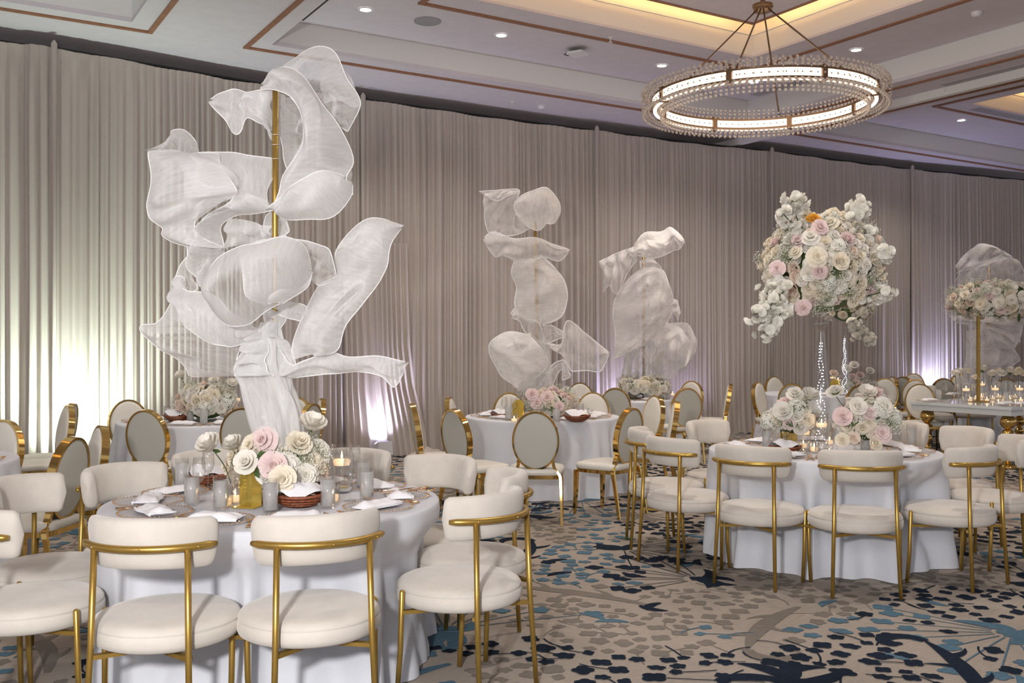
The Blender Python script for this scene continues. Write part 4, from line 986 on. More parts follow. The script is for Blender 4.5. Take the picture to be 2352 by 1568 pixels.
T_([(545, 430, -.16), (520, 468, -.16), (470, 500, -.12), (430, 545, -.1), (430, 590, -.06), (440, 630, -.03), (474, 664, 0)], [(628, 482, 0), (575, 492, .0), (530, 500, .02), (505, 530, .03), (515, 575, .03), (500, 620, .04), (500, 680, .05)], .10, .018, 4, 12)
T_([(440, 352, -.08), (420, 400, -.13), (428, 470, -.13), (440, 505, -.12)], [(455, 352, -.05), (520, 380, -.13), (545, 428, -.18), (450, 508, -.12)], .06, .008, 3, 13, hem=False, m='sheer_thin')
T_([(525, 500, .02), (570, 505, .05), (600, 515, .05), (625, 520, .02)], [(515, 570, .05), (560, 560, .1), (600, 560, .1), (622, 555, .05)], .04, .012, 3, 14, hem=False)
T_([(474, 660, -.1), (480, 630, -.2), (500, 592, -.24), (545, 568, -.26), (600, 556, -.27), (656, 541, -.25), (700, 562, -.18), (716, 622, -.08)], [(476, 672, -.1), (490, 705, -.15), (530, 735, -.2), (575, 738, -.22), (612, 712, -.24), (655, 692, -.22), (700, 665, -.15), (717, 625, -.08)], .22, .006, 2, 15, m='sheer_thin')
T_([(548, 568, -.24), (556, 600, -.3), (562, 650, -.34), (575, 682, -.32), (610, 700, -.28)], [(655, 541, -.22), (690, 590, -.2), (714, 625, -.1), (705, 660, -.16), (650, 696, -.24)], .10, .008, 2, 16)
T_([(640, 545, .0), (690, 550, .03), (735, 560, .05), (763, 580, .06), (772, 640, .02)], [(650, 580, -.04), (690, 600, .0), (712, 635, .02), (732, 656, .03), (770, 640, .02)], .06, .008, 3, 17, m='sheer_thin')
T_([(400, 642, .02), (402, 672, .0), (378, 728, -.06), (334, 740, -.1), (336, 757, -.1), (375, 785, -.08), (410, 815, -.05), (436, 862, 0)], [(605, 755, 0), (580, 752, 0), (562, 765, 0), (556, 790, 0), (545, 815, .0), (542, 840, .0), (552, 862, .0), (575, 875, .0)], .12, .009, 4, 18, m='sheer_thin')
T_([(405, 640, .0), (430, 668, -.05), (480, 678, -.1), (515, 705, -.1), (560, 742, -.05), (606, 757, 0)], [(395, 680, -.02), (425, 745, -.1), (475, 785, -.12), (520, 797, -.1), (560, 790, -.05), (590, 775, 0)], .10, .012, 4, 19)
T_([(432, 586, .05), (408, 618, .06), (402, 650, .05), (400, 672, .02)], [(440, 640, .05), (455, 662, .05), (430, 672, .04), (415, 680, .02)], .04, .006, 2, 20, m='sheer_thin')
T_([(397, 645, -.02), (405, 634, -.03), (420, 636, -.03), (426, 650, -.02)], [(398, 660, -.02), (410, 672, -.04), (425, 668, -.03), (430, 660, -.01)], .04, .004, 2, 21)
T_([(672, 826, .0), (676, 780, .02), (700, 716, .04), (730, 660, .05), (772, 634, .05), (764, 590, .08), (790, 548, .1), (840, 503, .12), (880, 503, .12), (923, 522, .1)], [(735, 812, -.05), (778, 800, -.08), (792, 748, -.1), (832, 700, -.1), (868, 655, -.08), (886, 618, -.06), (893, 585, -.04), (902, 556, 0), (913, 536, .05), (923, 524, .1)], .12, .014, 3, 22)
T_([(700, 716, -.05), (712, 750, -.06), (710, 790, -.05), (712, 812, -.03)], [(850, 610, -.02), (845, 640, -.1), (800, 700, -.14), (780, 740, -.1)], .06, .01, 3, 23, hem=False, m='sheer_thin')
T_([(770, 575, .05), (800, 570, -.02), (830, 590, -.06), (845, 615, -.05)], [(845, 505, .1), (870, 530, .02), (880, 580, -.04), (860, 615, -.04)], .04, .008, 3, 24, hem=False, m='sheer_thin')
T_([(645, 800, -.02), (665, 838, -.04), (700, 826, -.05), (755, 810, -.06), (800, 820, -.07), (860, 818, -.08), (905, 822, -.1), (931, 830, -.1)], [(640, 860, -.02), (665, 866, -.02), (700, 863, -.02), (760, 860, -.03), (820, 853, -.05), (870, 864, -.07), (905, 888, -.1), (925, 860, -.1)], .05, .014, 3, 25)
T_([(610, 708, .0), (606, 735, -.03), (618, 765, -.04), (640, 790, -.03), (650, 830, -.02)], [(652, 712, .02), (656, 738, .0), (640, 765, -.01), (668, 800, .0), (688, 850, .0)], .05, .012, 3, 26)
T_([(618, 698, .02), (650, 694, .04), (690, 696, .05), (715, 712, .05)], [(632, 722, -.02), (660, 728, .0), (690, 740, .02), (708, 752, .03)], .04, .008, 2, 27)
T_([(560, 762, .0), (556, 800, -.02), (545, 830, -.05), (540, 860, -.06)], [(612, 756, 0), (620, 790, -.05), (612, 830, -.08), (630, 862, -.08)], .08, .016, 4, 28)
T_([(620, 540, .02), (605, 520, .04), (612, 495, .02), (630, 482, 0)], [(640, 545, .02), (664, 530, .04), (655, 500, .02), (640, 480, 0)], -.05, .006, 2, 29)
trunk(S, d, [(600, 640, 740), (585, 645, 775), (563, 648, 810), (543, 655, 850), (556, 668, 890), (570, 680, 930), (580, 688, 970), (592, 690, 1010), (600, 685, 1050)])
trunk(S, d - .01, [(606, 640, 745), (602, 652, 800), (612, 662, 850), (618, 672, 900), (612, 664, 950), (600, 655, 1000)], folds=4)

d = 10.4; c = P(1240, 900, d)
S = empty('gauze_sculpture', (c.x, d, ZT), 0, 'narrow white gauze sculpture of rounded pods on the middle table', 'sculpture', 'gauze sculptures')
MB().tube([(-.03, 0, 0), (-.03, 0, 1.0), (-.05, 0, 2.05)], .017, 10).build('pole', M['gold'], S)
T2 = lambda *a, **k: petal(S, d, *a, m='sheer_far', **k)
T2([(1102, 440, 0), (1130, 437, .05), (1162, 436, .05), (1194, 440, 0), (1180, 475, -.1), (1195, 500, -.1)], [(1113, 465, .0), (1113, 500, .0), (1120, 532, 0), (1150, 541, .0), (1190, 538, .0), (1216, 526, 0)], .1, .02, 3, 31)
T2([(1112, 445, -.02), (1140, 462, -.08), (1165, 450, -.05), (1190, 442, 0)], [(1115, 445, .0), (1145, 440, .05), (1165, 438, .03), (1193, 440, 0)], .03, .015, 3, 32)
for bg, ph in ((.28, 33), (-.25, 34)): T2([(1182, 470, 0), (1195, 452, 0), (1225, 438, 0), (1256, 432, 0), (1283, 462, 0), (1286, 488, 0), (1276, 510, 0)], [(1183, 485, 0), (1195, 505, 0), (1215, 522, 0), (1238, 528, 0), (1255, 514, 0), (1266, 514, 0), (1276, 511, 0)], bulge=bg, rip=.01, waves=2, ph=ph)
T2([(1112, 545, 0), (1135, 533, .05), (1180, 547, 0), (1230, 546, -.05), (1270, 560, 0), (1307, 574, 0)], [(1112, 550, 0), (1135, 590, -.05), (1160, 585, -.15), (1200, 604, -.18), (1250, 592, -.12), (1285, 600, -.05), (1306, 578, 0)], .12, .02, 3, 35)
for bg, ph in ((.35, 36), (-.3, 37)): T2([(1182, 598, 0), (1176, 625, 0), (1186, 660, 0), (1183, 700, 0), (1200, 728, 0), (1240, 746, 0)], [(1240, 588, 0), (1275, 618, 0), (1297, 648, 0), (1301, 690, 0), (1288, 728, 0), (1246, 746, 0)], bulge=bg, rip=.025, waves=2, ph=ph)
T2([(1172, 722, 0), (1186, 708, 0), (1212, 730, 0), (1238, 742, 0), (1250, 780, 0)], [(1178, 730, 0), (1195, 740, -.05), (1205, 760, -.06), (1225, 780, -.04), (1245, 800, 0)], .05, .012, 2, 38)
T2([(1245, 745, 0), (1270, 748, .05), (1300, 768, .05)], [(1242, 790, 0), (1265, 785, .03), (1298, 772, .05)], .03, .012, 2, 39)
for bg, ph in ((.40, 40), (-.3, 41)): T2([(1215, 768, 0), (1165, 765, 0), (1130, 782, 0), (1125, 812, 0), (1143, 848, 0), (1165, 873, 0), (1195, 896, 0)], [(1218, 768, 0), (1240, 785, 0), (1257, 812, 0), (1262, 842, 0), (1256, 862, 0), (1235, 885, 0), (1202, 898, 0)], bulge=bg, rip=.03, waves=3, ph=ph)
T2([(1168, 790, -.3), (1160, 815, -.3), (1175, 845, -.25), (1205, 875, -.1)], [(1215, 772, -.2), (1245, 800, -.3), (1258, 838, -.2), (1225, 872, -.15)], .1, .015, 3, 42)
T2([(1243, 783, 0), (1270, 792, -.02), (1290, 790, -.05), (1296, 755, 0), (1305, 738, 0), (1330, 752, .05), (1352, 772, .05), (1399, 808, 0)], [(1246, 792, 0), (1270, 802, 0), (1290, 815, 0), (1303, 838, 0), (1315, 850, 0), (1345, 850, 0), (1380, 851, 0), (1398, 815, 0)], .12, .02, 3, 43)
T2([(1240, 897, 0), (1250, 865, 0), (1268, 838, 0), (1288, 828, 0), (1298, 830, 0), (1310, 862, 0)], [(1262, 902, 0), (1275, 870, 0), (1285, 852, 0), (1292, 850, 0), (1292, 872, 0), (1309, 866, 0)], .06, .015, 2, 44)
trunk(S, d, [(1225, 1258, 780), (1215, 1262, 840), (1205, 1268, 880), (1210, 1275, 925)], 'sheer_far', 5)

d = 13.6; c = P(1478, 890, d)
S = empty('gauze_sculpture', (c.x, d, ZT), 0, 'broad pinkish white gauze sculpture on the far fourth table', 'sculpture', 'gauze sculptures')
MB().tube([(0, 0, 0), (0, 0, 2.0)], .017, 10).build('pole', M['gold'], S)
T3 = lambda *a, **k: petal(S, d, *a, m='sheer_far', **k)
T3([(1450, 580, 0), (1465, 550, 0), (1482, 534, .05), (1522, 532, .05), (1540, 523, .05), (1564, 540, 0), (1570, 558, 0)], [(1452, 585, 0), (1480, 590, -.05), (1500, 592, -.1), (1522, 590, -.1), (1545, 576, -.08), (1560, 572, -.04), (1570, 560, 0)], .2, .03, 3, 51)
T3([(1460, 562, -.1), (1480, 550, -.15), (1510, 552, -.2), (1530, 548, -.12)], [(1475, 588, -.1), (1500, 585, -.2), (1520, 580, -.2), (1545, 560, -.1)], .08, .03, 3, 52, hem=False)
T3([(1376, 600, 0), (1402, 588, .05), (1434, 574, .05), (1460, 565, 0)], [(1386, 670, 0), (1400, 655, -.05), (1416, 674, 0), (1440, 630, -.1), (1462, 598, 0)], .12, .03, 4, 53)
for bg, ph in ((.45, 54), (-.35, 55)): T3([(1474, 616, 0), (1440, 645, 0), (1412, 688, 0), (1409, 730, 0), (1413, 770, 0), (1414, 800, 0), (1408, 821, 0)], [(1480, 616, 0), (1520, 620, 0), (1537, 655, 0), (1544, 710, 0), (1525, 755, 0), (1485, 795, 0), (1412, 822, 0)], bulge=bg, rip=.035, waves=3, ph=ph)
T3([(1460, 640, -.35), (1470, 690, -.42), (1475, 740, -.35), (1430, 800, -.1)], [(1500, 622, -.25), (1530, 680, -.3), (1520, 740, -.25), (1440, 810, -.1)], .1, .04, 4, 56, hem=False)
T3([(1470, 600, -.05), (1475, 620, -.1), (1488, 635, -.1)], [(1490, 592, -.05), (1515, 610, -.1), (1525, 640, -.08)], .05, .02, 2, 57)
T3([(1500, 755, 0), (1535, 742, .05), (1575, 742, .05), (1597, 775, 0), (1592, 812, 0), (1572, 849, 0)], [(1470, 800, 0), (1490, 840, -.1), (1515, 862, -.05), (1550, 866, 0), (1552, 840, .0), (1570, 850, 0)], .25, .04, 4, 58)
T3([(1530, 740, -.1), (1570, 760, -.15), (1585, 800, -.1), (1570, 845, -.05)], [(1500, 800, -.1), (1530, 790, -.25), (1560, 815, -.2), (1568, 846, -.05)], .1, .03, 3, 59)
T3([(1540, 684, .05), (1556, 692, .08), (1562, 720, .05)], [(1540, 700, .0), (1548, 715, 0), (1558, 735, 0)], .04, .02, 2, 60)
trunk(S, d, [(1450, 1530, 800), (1440, 1520, 830), (1436, 1515, 870), (1440, 1510, 910)], 'sheer_far', 9)
d = 16.0; c = P(2272, 890, d)
S = empty('gauze_sculpture', (c.x, d, ZT), 0, 'gauze sculpture rising behind the flower wreath at the right edge', 'sculpture', 'gauze sculptures')
MB().tube([(0, 0, 0), (0, 0, 2.0)], .02, 10).build('pole', M['gold'], S)
T4 = lambda *a, **k: petal(S, d, *a, m='sheer_far', **k)
T4([(2193, 612, 0), (2210, 592, 0), (2232, 570, 0), (2248, 558, 0), (2285, 566, 0), (2322, 590, 0)], [(2198, 630, 0), (2215, 622, -.1), (2250, 612, -.15), (2290, 600, -.1), (2300, 592, -.1), (2322, 592, 0)], .2, .03, 3, 61)
T4([(2196, 645, 0), (2215, 612, 0), (2260, 598, 0), (2310, 592, 0), (2338, 598, 0), (2350, 622, 0)], [(2198, 700, 0), (2230, 690, 0), (2270, 690, 0), (2310, 690, 0), (2335, 690, 0), (2352, 690, 0)], .25, .03, 3, 62)
T4([(2180, 725, 0), (2200, 742, 0), (2224, 748, 0), (2222, 790, 0), (2216, 850, 0)], [(2350, 730, 0), (2346, 775, 0), (2330, 800, 0), (2338, 825, 0), (2310, 850, 0)], .35, .05, 4, 63)
T4([(2262, 740, -.2), (2275, 765, -.3), (2300, 780, -.2), (2345, 782, 0)], [(2222, 760, -.1), (2240, 800, -.3), (2290, 800, -.25), (2330, 800, 0)], .1, .04, 3, 64)
trunk(S, d, [(2225, 2300, 760), (2222, 2290, 820), (2220, 2290, 900)], 'sheer_far', 6)

# ---------------------------------------------------------------- place settings
def mk_charger():
    t = empty('charger_plate'); tag(t, None, 'plate')
    MB().lathe([(0, .004), (.115, .004), (.135, .010), (.163, .014), (.163, .010), (.13, .004), (.11, .001), (0, .001)], 40).build('plate', M['charger'], t)
    b = MB()
    for i in range(56): a = 2 * pi * i / 56; b.ball((.163 * cos(a), .163 * sin(a), .0125), .0042, 5, 4)
    o = b.build('beaded_rim', M['flat_gold'], t); o['kind'] = 'stuff'
    return t
def mk_napkin(seed, w=.23, h=.115):
    r_ = random.Random(seed); g = []; n, m = 18, 10; top = []; bot = []
    for i in range(n + 1):
        x = (i / n - .5) * w; rt = []
        for j in range(m + 1):
            y = (j / m - .5) * h; e = min(1, 6 * min(i / n, 1 - i / n)) ** .5 * min(1, 5 * min(j / m, 1 - j / m)) ** .5
            z = .006 + .022 * e + .012 * noise.noise(V((x * 16 + seed, y * 12, seed))) * e + .005 * sin(y * 90 + seed) * e
            rt.append((x + .012 * noise.noise(V((y * 20, seed, 1))), y + .02 * noise.noise(V((x * 9, seed, 2))) + .02 * x, z))
        top.append(rt)
    b = MB().grid(top); b.grid([[(p[0], p[1], .001) for p in r_] for r_ in top][::-1])
    # folded edge layers
    for s in (0, 1): b.tube([(p[0], p[1] - .002, .005 + .007 * s) for p in [r_[0] for r_ in top]], .0045, 5); b.tube([(p[0], p[1], .005 + .006 * s) for p in top[-1 if s else 0]], .0045, 5)
    return tag(b.build('napkin', M['napkin']), None, 'napkin')
def mk_fork():
    t = empty('fork'); tag(t, None, 'fork')
    b = MB(); 
    for x, y, w, z in ((0, -.10, .007, .003), (0, -.04, .0035, .005), (0, .03, .003, .010), (0, .05, .010, .008), (0, .062, .012, .007)): b.v += [(x - w, y, z), (x + w, y, z), (x + w, y, z + .003), (x - w, y, z + .003)]
    for i in range(4):
        for j in range(4): b.f.append((i * 4 + j, i * 4 + (j + 1) % 4, i * 4 + 4 + (j + 1) % 4, i * 4 + 4 + j))
    b.f += [(3, 2, 1, 0), (16, 17, 18, 19)]; b.build('handle', M['flat_gold'], t, smooth=False)
    for i in range(4): x = (i - 1.5) * .0068; MB().tube([(x, .06, .0085), (x, .08, .007), (x, .1, .013)], [.0022, .002, .001], 5).build('tine', M['flat_gold'], t)
    return t
def mk_knife():
    t = empty('knife'); tag(t, None, 'knife')
    MB().tube([(0, -.11, .006), (0, -.06, .007), (0, -.01, .006)], [.005, .0055, .004], 6).build('handle', M['flat_gold'], t)
    MB().add([(-.004, -.01, .002), (.004, -.01, .002), (.009, .03, .002), (.009, .08, .002), (-.002, .11, .002), (-.004, .03, .002), (-.004, -.01, .006), (.004, -.01, .0055), (.009, .03, .0035), (.009, .08, .003), (-.002, .11, .003), (-.004, .03, .006)],
             [(0, 1, 2, 3, 4, 5), (11, 10, 9, 8, 7, 6), (0, 1, 7, 6), (1, 2, 8, 7), (2, 3, 9, 8), (3, 4, 10, 9), (4, 5, 11, 10), (5, 0, 6, 11)]).build('blade', M['flat_gold'], t, smooth=False)
    return t
def mk_tumbler():
    t = empty('water_glass'); tag(t, None, 'glass')
    auto(MB().lathe([(0, .002), (.034, .002), (.035, .008), (.0365, .155), (.0345, .155), (.033, .012), (0, .012)], 28).build('glass_body', M['glass'], t), 60)
    MB().lathe([(0, .014), (.0325, .014), (.034, .132), (0, .132)], 24).build('iced_water', M['water'], t); return t
def mk_wine():
    t = empty('wine_glass'); tag(t, None, 'glass')
    MB().lathe([(0, .003), (.033, .002), (.034, .004), (.006, .010), (.0035, .02), (.0035, .085), (.008, .092)], 20).build('stem', M['glass'], t)
    MB().lathe([(.002, .088), (.016, .095), (.028, .115), (.033, .140), (.031, .175), (.027, .215), (.026, .215), (.030, .175), (.031, .140), (.026, .116), (.012, .098), (0, .094)], 24).build('bowl', M['glass'], t); return t
def mk_votive(h=.085, r=.035, name='votive_candle', wax_h=.03, fl=True):
    t = empty(name); tag(t, None, 'candle')
    auto(MB().lathe([(0, .002), (r * .95, .002), (r, .01), (r, h), (r - .0025, h), (r - .003, .012), (0, .012)], 24).build('glass_holder', M['glass'], t), 60)
    MB().lathe([(0, wax_h - .025), (r * .7, wax_h - .025), (r * .82, wax_h - .008), (r * .75, wax_h), (0, wax_h)], 20).build('candle', M['wax'], t)
    if fl: MB().lathe([(0, wax_h + .004), (.004, wax_h + .009), (.003, wax_h + .018), (0, wax_h + .028)], 8).build('flame', M['flame'], t)
    return t
CH, NK, FK, KN, TU, WG = mk_charger(), [mk_napkin(1), mk_napkin(2), mk_napkin(3)], mk_fork(), mk_knife(), mk_tumbler(), mk_wine()
VO = mk_votive(); CYL = mk_votive(.20, .045, 'cylinder_candle_vase', .135); CYT = mk_votive(.27, .045, 'cylinder_candle_vase', .20)
rs_ = random.Random(5)
def put(proto, x, y, rz, label, group, z=ZT, sc=None): 
    o = place(proto, (x, y, z), rz, label, group, sc); return o
def setting(tk, cx, cy, ang, who, full=2, nrot=None):
    """one place laid at angle ang (degrees, 0 = towards the camera, clockwise seen from above is negative)"""
    a = R(ang); dx, dy = sin(a), -cos(a); r = .60; x, y = cx + dx * r, cy + dy * r; rz = a
    put(CH, x, y, rs_.uniform(0, 6), 'clear gold-rimmed charger, ' + who, 'glass chargers on the ' + TN[tk])
    put(NK[rs_.randrange(3)], x + rs_.uniform(-.01, .01), y, rz + (nrot if nrot is not None else rs_.uniform(-.25, .25)), 'folded white napkin, ' + who, 'napkins on the ' + TN[tk], ZT + .010)
    if full:
        px, py = cos(a), sin(a)
        put(FK, x - px * .195, y - py * .195, rz + rs_.uniform(-.1, .1), 'gold fork, ' + who, 'gold forks on the ' + TN[tk])
        put(KN, x + px * .195, y + py * .195, rz + rs_.uniform(-.1, .1), 'gold knife, ' + who, 'gold knives on the ' + TN[tk])
    if full > 1:
        q = .385; gx, gy = cx + dx * q + cos(a) * .10, cy + dy * q + sin(a) * .10
        put(TU, gx, gy, 0, 'tall glass of iced water, ' + who, 'water glasses on the ' + TN[tk])
def angs(tk, ch): x, y = TBL[tk]; return [math.degrees(atan2(c[0] - x, -(c[1] - y))) for c in ch]
cx, cy = TBL['L']
wL = ['before the left near chair', 'before the right near chair', 'before the right front chair', 'before the right hand chair', 'at the far right side', 'behind the flowers, right', 'behind the flowers, left', 'at the far left side', 'at the left side, second', 'at the left front']
for a, w in zip(angs('L', vch['L']), wL): setting('L', cx, cy, a, w + ' of the front left table', 1)
def px2t(px, py, z=.763): d = (EYE - z) * FPX / (py - HOR); return (px - 1176) / FPX * d, d
for px, py, l in ((440, 1160, 'leftmost tall iced water glass on the front left table'), (507, 1169, 'iced water glass glowing by the round votive on the front left table'), (621, 1176, 'iced water glass just right of the gold arch sign'),
                  (753, 1166, 'iced water glass right of the bread basket'), (842, 1145, 'iced water glass nearest the right side of the front left table'), (833, 1120, 'iced water glass half behind another at the right of the table'),
                  (418, 1118, 'iced water glass at the rear left of the front left table'), (690, 1125, 'iced water glass behind the bread basket'), (785, 1092, 'iced water glass beyond the white rose at right')):
    put(TU, *px2t(px, py), 0, l, 'water glasses on the ' + TN['L'])
for px, py, l in ((457, 1150, 'wine glass between the two leftmost water glasses'), (478, 1125, 'wine glass behind the leftmost water glasses'), (543, 1162, 'wine glass beside the votive and the gold sign'), (803, 1150, 'wine glass left of the right hand water glasses'),
                  (722, 1135, 'wine glass right of the pink roses'), (815, 1112, 'wine glass at the far right of the front left table'), (598, 1150, 'wine glass behind the gold arch sign')):
    put(WG, *px2t(px, py), 0, l, 'wine glasses on the ' + TN['L'])
for px, py, l in ((519, 1160, 'round glowing votive candle on the front left table'), (540, 1152, 'clear votive just left of the gold sign'), (765, 1150, 'votive candle behind the right water glass')): put(VO, *px2t(px, py), 0, l, 'votive candles on the ' + TN['L'])
put(CYL, *px2t(552, 1140), 0, 'clear cylinder with floating candle behind the gold sign', 'cylinder candles on the ' + TN['L'], sc=1.25); put(CYL, *px2t(582, 1118), 0, 'empty looking glass cylinder left of the upper pink rose', 'cylinder candles on the ' + TN['L'], sc=1.35)
put(CYL, *px2t(785, 1128), 0, 'clear cylinder candle at the right of the rose arrangement', 'cylinder candles on the ' + TN['L'])
# folded gold arch sign
def arch_sign(x, y, rz, s, label):
    e = empty('arch_sign', (x, y, ZT), rz, label, 'sign', 'gold mirror table signs'); n = 16
    def arch(x0, x1, yf, h, yd):
        w = (x1 - x0) / 2; cxx = (x0 + x1) / 2
        o = [(x0, 0)] + [(cxx - w * cos(pi * i / n), h - w + w * sin(pi * i / n)) for i in range(n + 1)] + [(x1, 0)]; k = len(o)
        b = MB(); b.v = [(a, yf, c) for a, c in o] + [(a, yf + yd, c) for a, c in o]; b.f = [tuple(range(k)), tuple(range(k, 2 * k))[::-1]] + [(i, k + i, k + (i + 1) % k, (i + 1) % k) for i in range(k)]
        return b
    b = arch(-.055 * s, .055 * s, 0, .18 * s, .004); b.build('arch_panel', M['goldacr'], e, smooth=False)
    MB().box((0, -.035 * s, .003), (.11 * s, .075 * s, .005)).build('foot', M['goldacr'], e, smooth=False)
    bb = MB()
    for k in range(5): bb.box((-.028 * s, -.0008, (.135 - .017 * k) * s), ((.014 + .006 * (k % 2)) * s, .001, .006 * s))
    o = bb.build('etched_lettering', M['etch'], e, smooth=False); o['kind'] = 'stuff'
    return e
arch_sign(*px2t(575, 1162), R(-14), 1.05, 'gold mirrored arch table sign on the front left table')
# bread basket
def basket(x, y, rz, s, label, hole=True):
    e = empty('bread_basket', (x, y, ZT), rz, label, 'basket', 'wicker bread baskets')
    n = 44; b = MB(); rows = [(.055, .006), (.075, .012), (.095, .024), (.112, .038), (.124, .052)]
    for j, (r, z) in enumerate(rows): b.tube([((r + .004 * (1 if (i + j) % 2 else -1)) * s * cos(2 * pi * i / n), (r * .74 + .003 * (1 if (i + j) % 2 else -1)) * s * sin(2 * pi * i / n), z * s) for i in range(n)], .0055 * s, 5, closed=True)
    b.build('woven_side', M['wicker'], e)
    b = MB().tube([(.130 * s * cos(2 * pi * i / n), .097 * s * sin(2 * pi * i / n), (.060 + .006 * cos(4 * pi * i / n)) * s) for i in range(n)], .008 * s, 6, closed=True); b.build('rim', M['wicker'], e)
    MB().lathe([(0, .004 * s), (.06 * s, .004 * s)], 24, mod=None).build('bottom', M['wicker'], e)
    q = MB()
    for i in range(0, n, 2): a = 2 * pi * i / n; q.tube([(.058 * s * cos(a), .043 * s * sin(a), .006 * s), (.1 * s * cos(a), .074 * s * sin(a), .03 * s), (.128 * s * cos(a), .095 * s * sin(a), .058 * s)], .003 * s, 4)
    o = q.build('stake', M['wicker'], e); o['kind'] = 'stuff'
    g = []
    for i in range(15):
        g.append([])
        for j in range(29):
            r = i / 14; a = 2 * pi * j / 28; rr = .125 * r
            z = .062 + .055 * (1 - r ** 2.2) * (1 + .5 * noise.noise(V((2.5 * r * cos(a), 2.5 * r * sin(a), s)))) + .02 * sin(3 * a + 4 * r) * r + (.03 * max(0, sin(a * 2)) * r ** 2)
            g[-1].append((rr * cos(a) * s, rr * .8 * sin(a) * s, max(z, .05) * s))
    tag(MB().grid(g).build('napkin', M['napkin'], loc=(x, y, ZT)), 'white cloth in the ' + label, 'napkin', 'cloths in the bread baskets').rotation_euler = (0, 0, rz)
    return e
basket(*px2t(688, 1163), R(10), 1.0, 'brown wicker bread basket on the front left table')
basket(*px2t(478, 1112), R(-20), .9, 'rear wicker bread basket on the front left table')
x, y = px2t(789, 1130); e = empty('butter_dish', (x, y, ZT), 0, 'small white dish with yellow butter at right of the front left table', 'dish')
MB().lathe([(0, .003), (.03, .003), (.045, .025), (.043, .025), (.028, .007), (0, .007)], 20).build('dish', M['white_pl'], e); MB().box((0, 0, .018), (.04, .03, .022)).build('butter_pat', M['butter'], e, smooth=False)
# extra forks seen at the right
x, y = px2t(930, 1142); put(FK, x, y, R(-60), 'gold fork leaning over the napkin at the right of the front left table', 'gold forks on the ' + TN['L'], ZT + .03, 1.3); put(FK, x + .03, y + .01, R(-66), 'second gold fork of the crossed pair at the right', 'gold forks on the ' + TN['L'], ZT + .02, 1.3)

# right table
cx, cy = TBL['R']
wR = ['before the front centre chair', 'before the front left chair', 'before the front right chair', 'at the left side, nearer', 'at the left side, farther', 'at the rear left', 'behind the low flowers', 'at the rear right', 'at the right side, farther', 'right side, nearer']
for a, w in zip(angs('R', vch['R']), wR): setting('R', cx, cy, a, w + ' of the right table', 1)
for px, py, l in ((1762, 1032, 'iced water glass left of the gold sign on the right table'), (2094, 1022, 'frosted water glass alone at the right of the flowers'), (1988, 1042, 'water glass in front of the full arrangement'), (1770, 1020, 'water glass half hidden beside the left flowers'), (2060, 1012, 'water glass behind the frosted one')):
    put(TU, *px2t(px, py), 0, l, 'water glasses on the ' + TN['R'])
for px, py, l in ((1740, 1022, 'wine glass at the left of the right table'), (1775, 1026, 'wine glass before the left low flowers'), (1922, 1035, 'wine glass at the foot of the vase'), (2045, 1025, 'wine glass right of the full arrangement'), (2052, 1012, 'wine glass at the rear right of the right table')): put(WG, *px2t(px, py), 0, l, 'wine glasses on the ' + TN['R'])
put(CYL, *px2t(1847, 1036), 0, 'clear cylinder with floating candle left of the tall vase', 'cylinder candles on the ' + TN['R'], sc=1.1); put(CYT, *px2t(1887, 1040), 0, 'taller clear cylinder with floating candle before the tall vase', 'cylinder candles on the ' + TN['R'], sc=1.05)
for px, py, l in ((1845, 1028, 'amber votive glowing at the foot of the left cylinder'), (1870, 1036, 'small votive between the two cylinders'), (2005, 1030, 'votive behind the full arrangement'), (1905, 1020, 'votive behind the tall vase')): put(VO, *px2t(px, py), 0, l, 'votive candles on the ' + TN['R'])
arch_sign(*px2t(1812, 1028), R(-10), 1.1, 'gold mirrored round-topped sign on the right table'); basket(*px2t(1803, 1042), R(0), .85, 'brown wicker bread basket on the right table')
x, y = px2t(1835, 1046); e = empty('butter_dish', (x, y, ZT), 0, 'small white dish beside the bread basket of the right table', 'dish'); MB().lathe([(0, .003), (.03, .003), (.045, .025), (.043, .025), (.028, .007), (0, .007)], 20).build('dish', M['white_pl'], e)

